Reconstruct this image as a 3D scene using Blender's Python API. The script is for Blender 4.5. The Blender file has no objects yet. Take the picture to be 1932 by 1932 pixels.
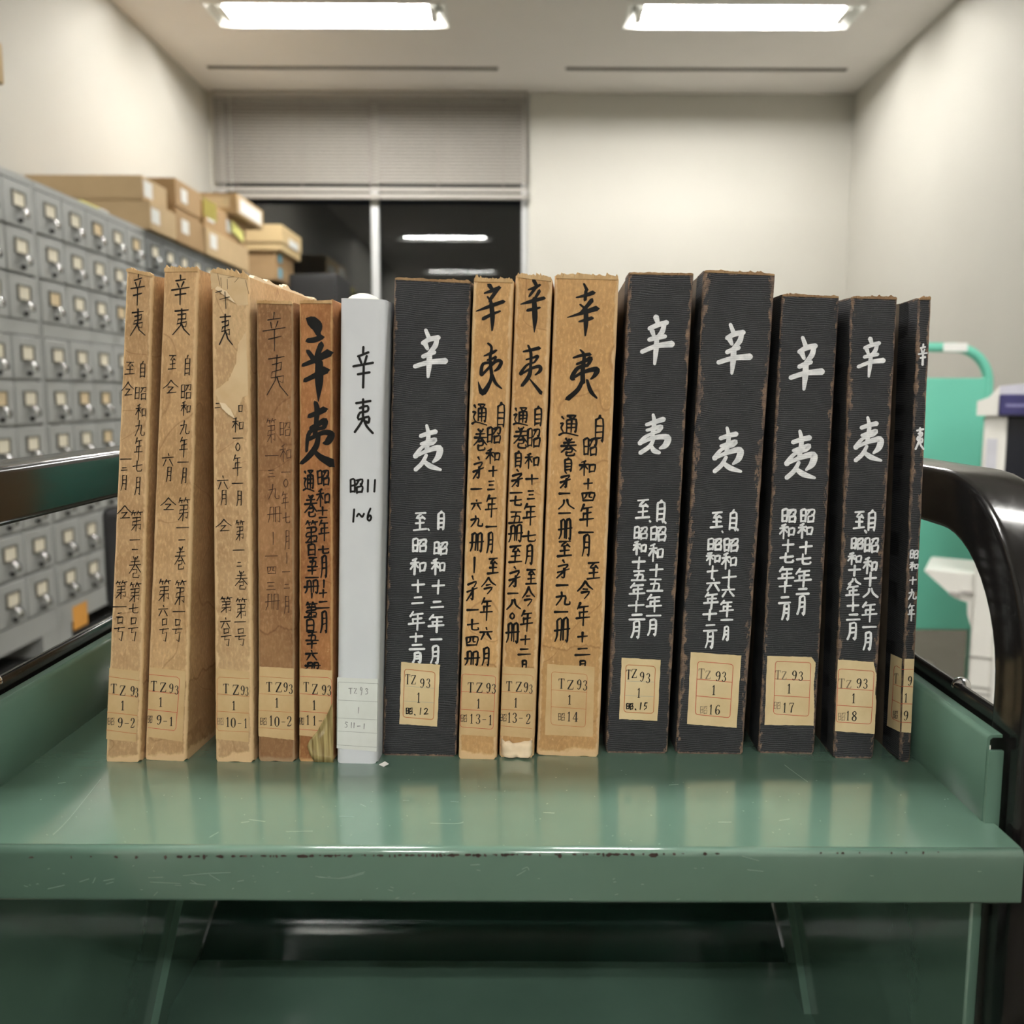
import bpy, bmesh, math, random
from mathutils import Vector, Matrix, noise as mnoise

# ------------------------------------------------------------------ camera
F_PX, CX, CY = 1786.0, 989.0, 966.0          # focal length and principal point, 1932 px frame
PITCH, ROLL = math.radians(7.05), math.radians(0.22)
ZS = 0.83                                     # height of the trolley's top tray above the floor
CAM = Vector((0.0, 0.0, ZS + 0.167))
scene = bpy.context.scene
COL = scene.collection
cam_d = bpy.data.cameras.new('camera')
cam_d.sensor_fit = 'HORIZONTAL'; cam_d.sensor_width = 36.0
cam_d.lens = 36.0 * F_PX / 1932.0
cam_d.shift_x = -(CX - 966.0) / 1932.0
cam_d.clip_start = 0.02; cam_d.clip_end = 60
cam_d.dof.use_dof = True
cam_d.dof.focus_distance = 0.445
cam_d.dof.aperture_fstop = 12.0
cam_o = bpy.data.objects.new('camera', cam_d)
COL.objects.link(cam_o)
cam_o.matrix_world = (Matrix.Translation(CAM) @ Matrix.Rotation(math.pi/2 - PITCH, 4, 'X')
                      @ Matrix.Rotation(ROLL, 4, 'Z'))
scene.camera = cam_o

# ------------------------------------------------------------------ world, exposure
world = bpy.data.worlds.new('night'); scene.world = world
world.use_nodes = True
world.node_tree.nodes['Background'].inputs[0].default_value = (0.004, 0.005, 0.007, 1)
world.node_tree.nodes['Background'].inputs[1].default_value = 1.0
scene.view_settings.view_transform = 'Standard'
scene.view_settings.look = 'None'
scene.view_settings.exposure = 0.0
scene.view_settings.gamma = 1.0
scene.view_settings.use_curve_mapping = False
LAMP = 188.0                                   # strength of the fluorescent panels
LAMP_COL = (1.0, 0.985, 0.95)

# ------------------------------------------------------------------ helpers: camera geometry
_R = cam_o.matrix_world.to_3x3()
def ray(px, py):
    return _R @ Vector(((px - CX) / F_PX, (CY - py) / F_PX, -1.0))
def at(px, py, zc):
    return CAM + ray(px, py) * zc
def on_z(px, py, z):
    d = ray(px, py); return CAM + d * ((z - CAM.z) / d.z)
def on_y(px, py, y):
    d = ray(px, py); return CAM + d * ((y - CAM.y) / d.y)
def on_x(px, py, x):
    d = ray(px, py); return CAM + d * ((x - CAM.x) / d.x)
def on_plane(px, py, p0, n):
    d = ray(px, py); return CAM + d * ((p0 - CAM).dot(n) / d.dot(n))

# ------------------------------------------------------------------ helpers: colours and materials
def lin(c):
    c = c / 255.0
    return c / 12.92 if c <= 0.04045 else ((c + 0.055) / 1.055) ** 2.4
def rgb(r, g, b): return (lin(r), lin(g), lin(b), 1.0)

class NT:
    def __init__(self, name):
        self.m = bpy.data.materials.new(name); self.m.use_nodes = True
        self.t = self.m.node_tree; self.n = self.t.nodes; self.l = self.t.links
        self.b = self.n['Principled BSDF']
    def new(self, typ, **kw):
        nd = self.n.new(typ)
        for k, v in kw.items(): setattr(nd, k, v)
        return nd
    def set(self, sock, v):
        if hasattr(v, 'links') or hasattr(v, 'is_linked'): self.l.new(v, sock)
        else: sock.default_value = v
    def coord(self, kind='Object'):
        return self.new('ShaderNodeTexCoord').outputs[kind]
    def mapping(self, vec, scale=(1, 1, 1), loc=(0, 0, 0)):
        nd = self.new('ShaderNodeMapping'); self.l.new(vec, nd.inputs[0])
        nd.inputs['Scale'].default_value = scale; nd.inputs['Location'].default_value = loc
        return nd.outputs[0]
    def noise(self, vec, scale, detail=4, rough=0.55, dist=0.0):
        nd = self.new('ShaderNodeTexNoise'); self.l.new(vec, nd.inputs['Vector'])
        nd.inputs['Scale'].default_value = scale; nd.inputs['Detail'].default_value = detail
        nd.inputs['Roughness'].default_value = rough; nd.inputs['Distortion'].default_value = dist
        return nd.outputs[0]
    def math(self, op, a, b=0.0, c=0.0, clamp=False):
        nd = self.new('ShaderNodeMath', operation=op, use_clamp=clamp)
        self.set(nd.inputs[0], a); self.set(nd.inputs[1], b); self.set(nd.inputs[2], c)
        return nd.outputs[0]
    def rng(self, v, a, b, c=0.0, d=1.0, smooth=False):
        nd = self.new('ShaderNodeMapRange')
        if smooth: nd.interpolation_type = 'SMOOTHSTEP'
        self.set(nd.inputs[0], v)
        for i, x in enumerate((a, b, c, d)): self.set(nd.inputs[i + 1], x)
        return nd.outputs[0]
    def mix(self, fac, a, b, blend='MIX'):
        nd = self.new('ShaderNodeMix', data_type='RGBA', blend_type=blend)
        self.set(nd.inputs[0], fac); self.set(nd.inputs[6], a); self.set(nd.inputs[7], b)
        return nd.outputs[2]
    def sep(self, vec):
        nd = self.new('ShaderNodeSeparateXYZ'); self.l.new(vec, nd.inputs[0]); return nd.outputs
    def comb(self, x, y, z=0.0):
        nd = self.new('ShaderNodeCombineXYZ')
        for i, v in enumerate((x, y, z)): self.set(nd.inputs[i], v)
        return nd.outputs[0]
    def bump(self, h, strength=0.3, dist=0.001):
        nd = self.new('ShaderNodeBump'); nd.inputs['Strength'].default_value = strength
        nd.inputs['Distance'].default_value = dist
        self.l.new(h, nd.inputs['Height']); self.l.new(nd.outputs[0], self.b.inputs['Normal'])
    def col(self, v): self.set(self.b.inputs['Base Color'], v)
    def rough(self, v): self.set(self.b.inputs['Roughness'], v)
    def spec(self, v): self.b.inputs['Specular IOR Level'].default_value = v

_simple = {}
def simple(name, c, rough=0.6, metal=0.0, spec=0.5, vary=0.06, scale=20.0, coat=0.0):
    if name in _simple: return _simple[name]
    t = NT(name)
    n = t.noise(t.coord(), scale, 5)
    f = t.rng(n, 0.3, 0.7)
    a = tuple(max(0.0, x * (1 - vary)) for x in c[:3]) + (1,)
    b = tuple(min(1.0, x * (1 + vary)) for x in c[:3]) + (1,)
    t.col(t.mix(f, a, b)); t.rough(rough)
    t.b.inputs['Metallic'].default_value = metal; t.spec(spec)
    t.b.inputs['Coat Weight'].default_value = coat
    t.b.inputs['Coat Roughness'].default_value = 0.12
    _simple[name] = t.m
    return t.m

# ------------------------------------------------------------------ helpers: objects
def tag(o, label=None, cat=None, group=None, kind=None):
    if label: o['label'] = label
    if cat: o['category'] = cat
    if group: o['group'] = group
    if kind: o['kind'] = kind
    return o
def empty(name, loc=(0, 0, 0), rz=0.0):
    o = bpy.data.objects.new(name, None); COL.objects.link(o)
    o.empty_display_size = 0.05; o.location = loc; o.rotation_euler = (0, 0, rz)
    return o
def obj(name, me, mat=None, parent=None):
    if isinstance(me, bmesh.types.BMesh):
        bm = me; me = bpy.data.meshes.new(name); bm.to_mesh(me); bm.free()
    o = bpy.data.objects.new(name, me); COL.objects.link(o)
    if mat and not me.materials: me.materials.append(mat)
    if parent: o.parent = parent
    return o
def mesh(name, vs, fs, mat=None, parent=None, smooth=False):
    me = bpy.data.meshes.new(name); me.from_pydata([tuple(v) for v in vs], [], fs); me.update()
    if smooth:
        for p in me.polygons: p.use_smooth = True
    return obj(name, me, mat, parent)
def dup(root, loc=None, rz=None, parent=None):
    c = root.copy(); COL.objects.link(c)
    if parent: c.parent = parent
    if loc is not None: c.location = loc
    if rz is not None: c.rotation_euler = (0, 0, rz)
    for ch in root.children:
        dup(ch, None, None, c)
    return c
def add_box(bm, x0, x1, y0, y1, z0, z1, bev=0.0, seg=2):
    v = [bm.verts.new((x, y, z)) for z in (z0, z1) for y in (y0, y1) for x in (x0, x1)]
    fs = [bm.faces.new([v[i] for i in q]) for q in
          ((0, 2, 3, 1), (4, 5, 7, 6), (0, 1, 5, 4), (2, 6, 7, 3), (0, 4, 6, 2), (1, 3, 7, 5))]
    if bev > 0:
        es = list({e for f in fs for e in f.edges})
        r = bmesh.ops.bevel(bm, geom=es, offset=bev, segments=seg, profile=0.5, affect='EDGES')
        for f in r['faces']: f.smooth = True
    return bm
def box(name, x0, x1, y0, y1, z0, z1, mat, parent=None, bev=0.0, seg=2):
    return obj(name, add_box(bmesh.new(), x0, x1, y0, y1, z0, z1, bev, seg), mat, parent)
def add_tube(bm, pts, r, n=10, caps=True):
    pts = [Vector(p) for p in pts]; rings = []
    up = Vector((0, 0, 1))
    for i, p in enumerate(pts):
        t = ((pts[i + 1] if i < len(pts) - 1 else p) - (pts[i - 1] if i > 0 else p)).normalized()
        a = t.cross(up)
        if a.length < 1e-3: a = t.cross(Vector((1, 0, 0)))
        a.normalize(); b = a.cross(t)
        rr = r[i] if isinstance(r, (list, tuple)) else r
        rings.append([bm.verts.new(p + (a * math.cos(2*math.pi*k/n) + b * math.sin(2*math.pi*k/n)) * rr) for k in range(n)])
    for i in range(len(rings) - 1):
        for k in range(n):
            f = bm.faces.new((rings[i][k], rings[i][(k+1) % n], rings[i+1][(k+1) % n], rings[i+1][k])); f.smooth = True
    if caps:
        bm.faces.new(rings[0][::-1]); bm.faces.new(rings[-1])
    return bm
def prism(bm, poly, axis, a, b):
    """extrude a 2D polygon along an axis ('x': poly=(y,z), 'y': poly=(x,z), 'z': poly=(x,y))"""
    def P(q, h):
        return {'x': (h, q[0], q[1]), 'y': (q[0], h, q[1]), 'z': (q[0], q[1], h)}[axis]
    A = [bm.verts.new(P(q, a)) for q in poly]; B = [bm.verts.new(P(q, b)) for q in poly]
    n = len(poly)
    bm.faces.new(A); bm.faces.new(B[::-1])
    for i in range(n): bm.faces.new((A[i], B[i], B[(i+1) % n], A[(i+1) % n]))
    bmesh.ops.recalc_face_normals(bm, faces=bm.faces[:])
    return bm

# ------------------------------------------------------------------ materials
def m_paint_wall(name, c, rough=0.85):
    t = NT(name); co = t.coord()
    n = t.noise(co, 2.2, 3); f = t.noise(co, 240, 2)
    t.col(t.mix(t.rng(n, 0.3, 0.7, 0, 1), tuple(x*0.97 for x in c[:3]) + (1,), c))
    t.rough(rough); t.bump(f, 0.06, 0.002)
    return t.m
M_WALL = m_paint_wall('wall_paint', rgb(190, 187, 178))
M_CEIL = m_paint_wall('ceiling_board', rgb(238, 233, 229), 0.95)
def m_floor():
    t = NT('floor_vinyl'); co = t.coord()
    n = t.noise(co, 3.0, 5); s = t.noise(co, 320, 3)
    t.col(t.mix(t.rng(s, 0.35, 0.7), t.mix(t.rng(n, .3, .7), rgb(62, 60, 49), rgb(70, 68, 56)), rgb(82, 79, 66)))
    t.rough(t.rng(n, .3, .7, .22, .3)); t.spec(.3); return t.m
M_FLOOR = m_floor()
M_STEEL = simple('cabinet_grey_steel', rgb(174, 176, 174), 0.45, 0.0, 0.5, 0.03, 6)
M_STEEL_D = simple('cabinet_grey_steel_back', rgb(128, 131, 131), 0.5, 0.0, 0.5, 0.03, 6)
M_CHROME = simple('chrome_pull', rgb(215, 215, 215), 0.22, 1.0, 0.5, 0.03)
M_HOLDER = simple('label_holder_steel', rgb(120, 117, 108), 0.35, 0.8, 0.5, 0.05)
M_CARD = simple('index_card', rgb(240, 232, 212), 0.8, 0, 0.3, 0.05, 60)
M_CARD2 = simple('index_card_yellowed', rgb(226, 205, 168), 0.8, 0, 0.3, 0.05, 60)
M_KNOB = simple('dark_rod_knob', rgb(50, 50, 48), 0.35, 0.5, 0.5, 0.05)
M_BLACKGAP = simple('recess_dark', rgb(40, 40, 40), 0.8)
M_ALU = simple('aluminium_frame', rgb(205, 206, 206), 0.4, 0.2, 0.5, 0.02)
M_BLIND = simple('blind_slat', rgb(160, 155, 148), 0.55, 0, 0.4, 0.02)
M_WHITEPL = simple('white_plastic', rgb(226, 224, 218), 0.4, 0, 0.5, 0.02)
M_NAVY = simple('navy_plastic', rgb(52, 50, 96), 0.35, 0, 0.5, 0.05)
M_DKNAVY = simple('dark_navy_plastic', rgb(12, 14, 24), 0.4, 0, 0.4, 0.1)
M_MINT = simple('mint_enamel', rgb(112, 198, 174), 0.4, 0, 0.5, 0.02, 4)
M_BLACKPL = simple('black_plastic', rgb(22, 22, 24), 0.45, 0, 0.5, 0.1)
M_RUBBER = simple('grey_rubber', rgb(70, 70, 70), 0.6)
M_YELLOW = simple('yellow_note', rgb(244, 240, 150), 0.8, 0, 0.2, 0.03)
M_ORANGE = simple('orange_sticker', rgb(236, 170, 84), 0.6, 0, 0.3, 0.03)
M_BLUE = simple('blue_sticker', rgb(120, 190, 214), 0.6, 0, 0.3, 0.03)
M_PAPER = simple('white_paper', rgb(232, 232, 228), 0.75, 0, 0.3, 0.03)
def m_cardboard(name, c):
    t = NT(name); co = t.coord()
    n = t.noise(co, 9, 4); f = t.noise(t.mapping(co, (30, 30, 600)), 1.0, 3)
    a = tuple(x*0.9 for x in c[:3]) + (1,)
    t.col(t.mix(t.rng(t.math('ADD', t.math('MULTIPLY', n, .7), t.math('MULTIPLY', f, .3)), .35, .65), a, c)); t.rough(.8); t.spec(.25)
    return t.m
M_BOX = m_cardboard('cardboard_tan', rgb(196, 170, 132))
M_BOX2 = m_cardboard('cardboard_brown', rgb(172, 142, 104))
M_BOX3 = m_cardboard('cardboard_pale', rgb(214, 188, 142))
def m_lamp():
    t = NT('fluorescent_diffuser')
    t.col((0.9, 0.9, 0.9, 1)); t.rough(.5)
    t.b.inputs['Emission Color'].default_value = LAMP_COL + (1,)
    t.b.inputs['Emission Strength'].default_value = LAMP
    return t.m
M_LAMP = m_lamp()
M_HOUSING = simple('lamp_housing_white', rgb(240, 240, 236), 0.35, 0, 0.5, 0.01)
def m_glass():
    t = NT('window_glass')
    out = t.n['Material Output']
    tr = t.new('ShaderNodeBsdfTransparent'); gl = t.new('ShaderNodeBsdfGlossy')
    tr.inputs[0].default_value = (0.6, 0.62, 0.62, 1)
    gl.inputs['Roughness'].default_value = 0.015; gl.inputs[0].default_value = (1, 1, 1, 1)
    fr = t.new('ShaderNodeFresnel'); fr.inputs[0].default_value = 1.52
    mx = t.new('ShaderNodeMixShader')
    t.l.new(t.math('MULTIPLY', fr.outputs[0], 1.5, clamp=True), mx.inputs[0])
    t.l.new(tr.outputs[0], mx.inputs[1]); t.l.new(gl.outputs[0], mx.inputs[2])
    t.l.new(mx.outputs[0], out.inputs[0])
    return t.m
M_GLASS = m_glass()
def m_trolley_green():
    t = NT('green_enamel'); co = t.coord()
    n = t.noise(co, 14, 4); f = t.noise(co, 900, 2); g = t.noise(t.mapping(co, (40, 260, 260)), 1.0, 5, .6)
    t.col(t.mix(t.rng(n, .3, .7), rgb(90, 118, 104), rgb(96, 125, 110)))
    t.rough(t.rng(g, .35, .75, .13, .24)); t.spec(.9)
    t.b.inputs['Coat Weight'].default_value = 0.8; t.b.inputs['Coat Roughness'].default_value = .1
    t.bump(f, .02, .0004)
    return t.m
M_GREEN = m_trolley_green()
def m_green_side():
    t = NT('green_enamel_side'); co = t.coord()
    n = t.noise(co, 14, 4); g = t.noise(t.mapping(co, (260, 60, 260)), 1.0, 5, .65)
    c = t.mix(t.rng(n, .3, .7), rgb(84, 112, 98), rgb(90, 119, 104))
    t.col(t.mix(t.rng(g, .7, .76, 0, .35), c, rgb(150, 172, 162)))
    t.rough(.34); t.spec(.4)
    return t.m
M_GREEN_S = m_green_side()
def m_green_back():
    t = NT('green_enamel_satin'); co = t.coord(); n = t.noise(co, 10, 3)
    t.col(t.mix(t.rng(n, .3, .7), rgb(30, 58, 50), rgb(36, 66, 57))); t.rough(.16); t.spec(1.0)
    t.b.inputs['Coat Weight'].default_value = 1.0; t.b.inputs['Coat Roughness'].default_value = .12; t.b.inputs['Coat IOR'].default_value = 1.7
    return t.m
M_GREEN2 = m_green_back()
def m_black_frame():
    t = NT('black_enamel'); co = t.coord()
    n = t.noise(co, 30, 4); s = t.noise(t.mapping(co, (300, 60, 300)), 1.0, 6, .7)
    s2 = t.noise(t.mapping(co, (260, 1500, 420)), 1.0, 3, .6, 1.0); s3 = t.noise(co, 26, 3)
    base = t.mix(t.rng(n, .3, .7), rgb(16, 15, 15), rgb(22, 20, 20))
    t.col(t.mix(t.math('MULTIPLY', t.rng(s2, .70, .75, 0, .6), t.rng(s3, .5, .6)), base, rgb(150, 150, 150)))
    t.rough(t.rng(s, .35, .7, .14, .22)); t.spec(.38)
    return t.m
M_BLACK = m_black_frame()
M_RUST = simple('paint_chip_rust', rgb(62, 50, 46), 0.85, 0, 0.2, 0.3, 400)
M_SCRATCH = simple('scratch_pale', rgb(142, 168, 156), 0.6, 0, 0.3, 0.1, 300)
M_SCRATCH2 = simple('scratch_silver', rgb(150, 150, 148), 0.35, 0.3, 0.5, 0.1, 300)
# ------------------------------------------------------------------ the room
ZC = CAM.z + 2.0                                # ceiling height
XL, XR = -2.125, 2.19
YB = on_z(700, 174, ZC).y                       # back wall
YF = -4.6                                       # wall behind the photographer
WX0 = on_y(411, 400, YB).x; WX1 = on_y(997, 400, YB).x     # window opening
WZ0, WZ1 = ZS + 0.02, ZC
T = 0.12
def struct(o): o['kind'] = 'structure'; return o
struct(box('floor', XL - T, XR + T, YF - T, YB + T, -0.1, 0.0, M_FLOOR))
struct(box('wall_left', XL - T, XL, YF, YB, 0.0, ZC, M_WALL))
struct(box('wall_right', XR, XR + T, YF, YB, 0.0, ZC, M_WALL))
struct(box('wall_front', XL - T, XR + T, YF - T, YF, 0.0, ZC, M_WALL))
bm = bmesh.new()
add_box(bm, XL - T, WX0, YB, YB + T, 0, ZC); add_box(bm, WX1, XR + T, YB, YB + T, 0, ZC)
add_box(bm, WX0, WX1, YB, YB + T, 0, WZ0)
struct(obj('wall_back', bm, M_WALL))

# recessed light fixtures: positions from the two seen on the ceiling, the others repeat the grid
FY1 = on_z(600, 49, ZC).y; FYD = 0.30
fx = [(on_z(420, 50, ZC).x, on_z(845, 47, ZC).x), (on_z(1180, 41, ZC).x, on_z(1610, 36, ZC).x)]
rows = [FY1 - FYD, 0.62, -2.75]
slots = [(on_z(395, 133, ZC), on_z(940, 126, ZC)), (on_z(1068, 125, ZC), on_z(1618, 113, ZC))]
# ceiling: boards cut around fixtures and air slots
holes = []
for y0 in rows:
    for (a, b) in fx: holes.append((a, b, y0, y0 + FYD))
SL_Y = (slots[0][0].y + slots[1][0].y) / 2
for (a, b) in slots: holes.append((a.x, b.x, SL_Y - 0.035, SL_Y + 0.035))
bm = bmesh.new()
ys = sorted({YF - T, YB + T} | {h[2] for h in holes} | {h[3] for h in holes})
for y0, y1 in zip(ys, ys[1:]):
    hs = sorted(h for h in holes if h[2] <= y0 + 1e-6 and h[3] >= y1 - 1e-6)
    x = XL - T
    for h in hs:
        add_box(bm, x, h[0], y0, y1, ZC, ZC + .1); x = h[1]
    add_box(bm, x, XR + T, y0, y1, ZC, ZC + .1)
struct(obj('ceiling', bm, M_CEIL))

def light_fixture(x0, x1, y0, label):
    r = empty('ceiling_light', ((x0 + x1) / 2, y0 + FYD / 2, ZC))
    w, d = (x1 - x0) / 2, FYD / 2
    bm = bmesh.new(); e = 0.06
    # sloped reflector tray
    lo = [(-w, -d, 0), (w, -d, 0), (w, d, 0), (-w, d, 0)]
    hi = [(-w + e, -d + .03, .07), (w - e, -d + .03, .07), (w - e, d - .03, .07), (-w + e, d - .03, .07)]
    L = [bm.verts.new(v) for v in lo]; H = [bm.verts.new(v) for v in hi]
    for i in range(4): bm.faces.new((L[i], H[i], H[(i+1) % 4], L[(i+1) % 4]))
    bm.faces.new(H)
    obj('reflector_tray', bm, M_HOUSING, r)
    bm = bmesh.new()
    for s0, s1, t0, t1 in ((-w - .012, w + .012, -d - .012, -d), (-w - .012, w + .012, d, d + .012),
                           (-w - .012, -w, -d, d), (w, w + .012, -d, d)):
        add_box(bm, s0, s1, t0, t1, -.006, 0)
    obj('trim_frame', bm, M_HOUSING, r)
    for s in (-1, 1):
        bm = add_tube(bmesh.new(), [(-w + .09, s * .06, .035), (w - .09, s * .06, .035)], .016, 10)
        obj('tube', bm, M_LAMP, r)
    for s0 in (-w + .05, w - .085): box('lamp_holder', s0, s0 + .035, -d + .05, d - .05, .0, .07, M_HOUSING, r)
    tag(r, label, 'ceiling light', 'recessed fluorescent fixtures in the ceiling')
for i, y0 in enumerate(rows):
    for j, (a, b) in enumerate(fx):
        side = ('above the window blind', 'above the bare back wall')[j]
        lab = [f'bright recessed ceiling light {side}',
               f'recessed ceiling light seen as the upper strip in the window, {("left", "right")[j]} one',
               f'recessed ceiling light seen as the lower strip in the window, {("left", "right")[j]} one'][i]
        light_fixture(a, b, y0, lab)
for j, (a, b) in enumerate(slots):
    r = empty('ceiling_air_slot', ((a.x + b.x) / 2, SL_Y, ZC)); w = (b.x - a.x) / 2
    box('slot_channel', -w, w, -.035, .035, .03, .05, M_BLACKGAP, r)
    bm = bmesh.new()
    for y in (-.012, .018): add_box(bm, -w, w, y - .003, y + .003, .002, .03)
    obj('slot_vane', bm, simple('slot_vane_grey', rgb(120, 116, 108), .6), r)
    tag(r, ('long dark air slot in the ceiling over the window blind', 'long dark air slot in the ceiling over the bare back wall')[j],
        'air vent', 'ceiling air slots')

# window: aluminium frame, two sliding panes
wz_b = WZ0
win = empty('window_1', (WX0, YB, WZ0)); struct(win)
W = WX1 - WX0; Hh = WZ1 - WZ0
mx = on_y(709, 450, YB + .06).x - WX0
bm = bmesh.new()
add_box(bm, 0, .045, .03, .11, 0, Hh); add_box(bm, W - .045, W, .03, .11, 0, Hh)
add_box(bm, .045, W - .045, .03, .11, 0, .05); add_box(bm, .045, W - .045, .03, .11, Hh - .05, Hh)
obj('window_frame', bm, M_ALU, win)
box('mullion', mx - .026, mx + .026, .025, .10, .05, Hh - .05, M_ALU, win, .004)
box('pane', .045, mx - .026, .068, .074, .05, Hh - .05, M_GLASS, win)
box('pane', mx + .026, W - .045, .058, .064, .05, Hh - .05, M_GLASS, win)
box('window_sill', -.0, W, -.05, .03, -.03, 0.0, M_ALU, win, .004)
struct(win)

# venetian blind half drawn
bl = empty('venetian_blind', (WX0, YB, ZC))
zb = on_y(740, 376, YB - .03).z - ZC            # bottom edge
bx0, bx1 = .003, W - .012
box('head_rail', bx0, bx1, -.045, -.005, -.045, -.002, M_BLIND, bl, .003)
NS = 25
z_hi, z_lo = -.055, zb + .115
bm = bmesh.new()
pr = [(-.037, -.0120), (-.0305, -.002), (-.0255, .0094), (-.0245, .0088), (-.0293, -.003), (-.0358, -.0124)]
prism(bm, pr, 'x', bx0, bx1)
sm = bpy.data.meshes.new('slat'); bm.to_mesh(sm); bm.free(); sm.materials.append(M_BLIND)
for i in range(NS):
    o = obj('slat', sm, None, bl); o.location = (0, 0, z_hi + (z_lo - z_hi) * i / (NS - 1))
for i, z in enumerate((zb + .066,)):
    o = obj('slat', sm, None, bl); o.location = (0, 0, z); o.scale = (1, 1, 1.35)
box('bottom_rail', bx0, bx1, -.045, -.012, zb, zb + .036, M_BLIND, bl, .005)
for f in (.07, .28, .5, .715, .925):
    box('ladder_tape', bx0 + (bx1 - bx0) * f - .0025, bx0 + (bx1 - bx0) * f + .0025, -.0385, -.0378, zb + .03, -.045, simple('tape_pinkish', rgb(140, 132, 126), .8), bl)
obj('lift_cord', add_tube(bmesh.new(), [(bx0 + .055, -.055, -.045), (bx0 + .06, -.056, zb - .35)], .0012, 6), M_WHITEPL, bl)
obj('tilt_wand', add_tube(bmesh.new(), [(bx0 + .115, -.055, -.045), (bx0 + .117, -.06, zb - .2)], .0015, 6), M_WHITEPL, bl)
tag(bl, 'grey venetian blind lowered halfway over the dark window', 'blind')

# ------------------------------------------------------------------ card cabinets along the left wall
XF = -1.59                                      # plane of the drawer fronts
ZCAB = CAM.z + 0.682
CW, RH = 0.1765, 0.144                          # drawer grid
def xc_to_y(px):                                # depth along the cabinet face of an image column
    return on_x(px, 600, XF).y
Y_AB = xc_to_y(77)                              # seam between the first and second cabinet column
UN = 5 * CW + 0.022
def drawer_proto():
    bm = bmesh.new()
    add_box(bm, 0, .014, .004, CW - .004, .004, RH - .004, .003, 1)
    d = obj('drawer', bm, M_STEEL)
    c = CW / 2; z = RH * .60
    bm = bmesh.new()
    add_box(bm, .014, .019, c - .039, c + .039, z + .020, z + .025); add_box(bm, .014, .019, c - .039, c + .039, z - .025, z - .020)
    add_box(bm, .014, .019, c - .039, c - .034, z - .020, z + .020); add_box(bm, .014, .019, c + .034, c + .039, z - .020, z + .020)
    obj('label_holder', bm, M_HOLDER, d)
    bm = bmesh.new(); add_box(bm, .0142, .016, c - .034, c + .034, z - .020, z + .020)
    obj('label_card', bm, M_CARD, d)
    bm = bmesh.new()                            # curved finger pull
    prof = []
    n = 7
    vs = []
    for i in range(n):
        a = math.radians(-20 + 130 * i / (n - 1))
        x = .016 + .026 * math.sin(a) ; zz = z - .022 - .034 * (1 - math.cos(a)) * .75
        vs.append([bm.verts.new((x, c - .016 + .032 * k, zz)) for k in (0, 1)] + [bm.verts.new((x - .003, c - .016 + .032 * k, zz - .002)) for k in (0, 1)])
    for a, b in zip(vs, vs[1:]):
        for q in ((0, 1), (3, 2)):
            f = bm.faces.new((a[q[0]], a[q[1]], b[q[1]], b[q[0]])); f.smooth = True
        bm.faces.new((a[0], b[0], b[2], a[2])); bm.faces.new((a[1], a[3], b[3], b[1]))
    obj('pull', bm, M_CHROME, d)
    bm = bmesh.new(); add_tube(bm, [(.014, c, z - .064), (.022, c, z - .064), (.026, c, z - .064)], [.007, .009, .006], 10)
    obj('rod_knob', bm, M_KNOB, d)
    return d
DR = drawer_proto(); first_drawer = [DR]
cards2 = random.Random(5)
def module(y0, z0, base, label, steel=M_STEEL, rows_=3, cols=5, colseed=0):
    r = empty('card_cabinet', (XF - .014, y0, z0))
    top_m, bot_m = .022, (.15 if base else .022)
    h = rows_ * RH + top_m + bot_m
    bm = bmesh.new()
    add_box(bm, -.50, -.004, .002, UN - .002, (.075 if base else 0), h)
    obj('carcass', bm, steel, r)
    bm = bmesh.new()                            # front face frame, recessed joints between drawers
    add_box(bm, -.004, .010, .002, .011, (.075 if base else 0), h); add_box(bm, -.004, .010, UN - .011, UN - .002, (.075 if base else 0), h)
    add_box(bm, -.004, .012, .011, UN - .011, h - top_m, h); 
    add_box(bm, -.004, .012, .011, UN - .011, (.075 if base else 0), bot_m)
    obj('face_frame', bm, steel, r)
    if base:
        for yy in (.002, UN - .10): box('foot', -.50, .010, yy, yy + .098, 0, .075, steel, r)
    for i in range(rows_):
        for j in range(cols):
            if first_drawer: d = first_drawer.pop(); d.parent = r
            else: d = dup(DR, parent=r)
            d.location = (0, .011 + j * CW, bot_m + i * RH)
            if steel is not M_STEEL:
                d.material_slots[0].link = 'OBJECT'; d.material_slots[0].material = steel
            if cards2.random() < .18:
                for ch in d.children:
                    if ch.name.startswith('label_card'):
                        ch.data = CARD2_ME
    tag(r, label, 'card cabinet', 'grey steel card cabinets on the left')
    return h, r
_c2 = [c for c in DR.children if c.name.startswith('label_card')][0].data.copy()
_c2.materials.clear(); _c2.materials.append(M_CARD2); CARD2_ME = _c2
names = ['nearest', 'second', 'third', 'farthest']
H_MOD = 3 * RH + .044; H_BASE = 3 * RH + .022 + .15
Z_TOP0 = ZCAB - H_MOD; Z_MID0 = Z_TOP0 - H_MOD; Z_LOW0 = Z_MID0 - H_BASE
lvl = [('top', Z_TOP0), ('middle', Z_MID0), ('bottom', Z_LOW0)]
for u in range(4):
    y0 = Y_AB + (u - 1) * UN
    if y0 + UN > YB - .02: continue
    for nm, z0 in lvl:
        where = ['at the left picture edge', 'behind the spines on the left', 'under the cardboard boxes, darker', 'nearest the window'][u]
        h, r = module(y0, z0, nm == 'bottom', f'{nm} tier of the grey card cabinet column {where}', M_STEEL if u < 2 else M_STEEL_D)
    # plinth to the floor
    if Z_LOW0 > 0.001:
        q = box('cabinet_plinth', XF - .50, XF - .06, y0 + .01, y0 + UN - .01, 0, Z_LOW0, M_BLACKGAP)
        tag(q, f'dark low plinth under the grey card cabinet column {where}', 'plinth')
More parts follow.
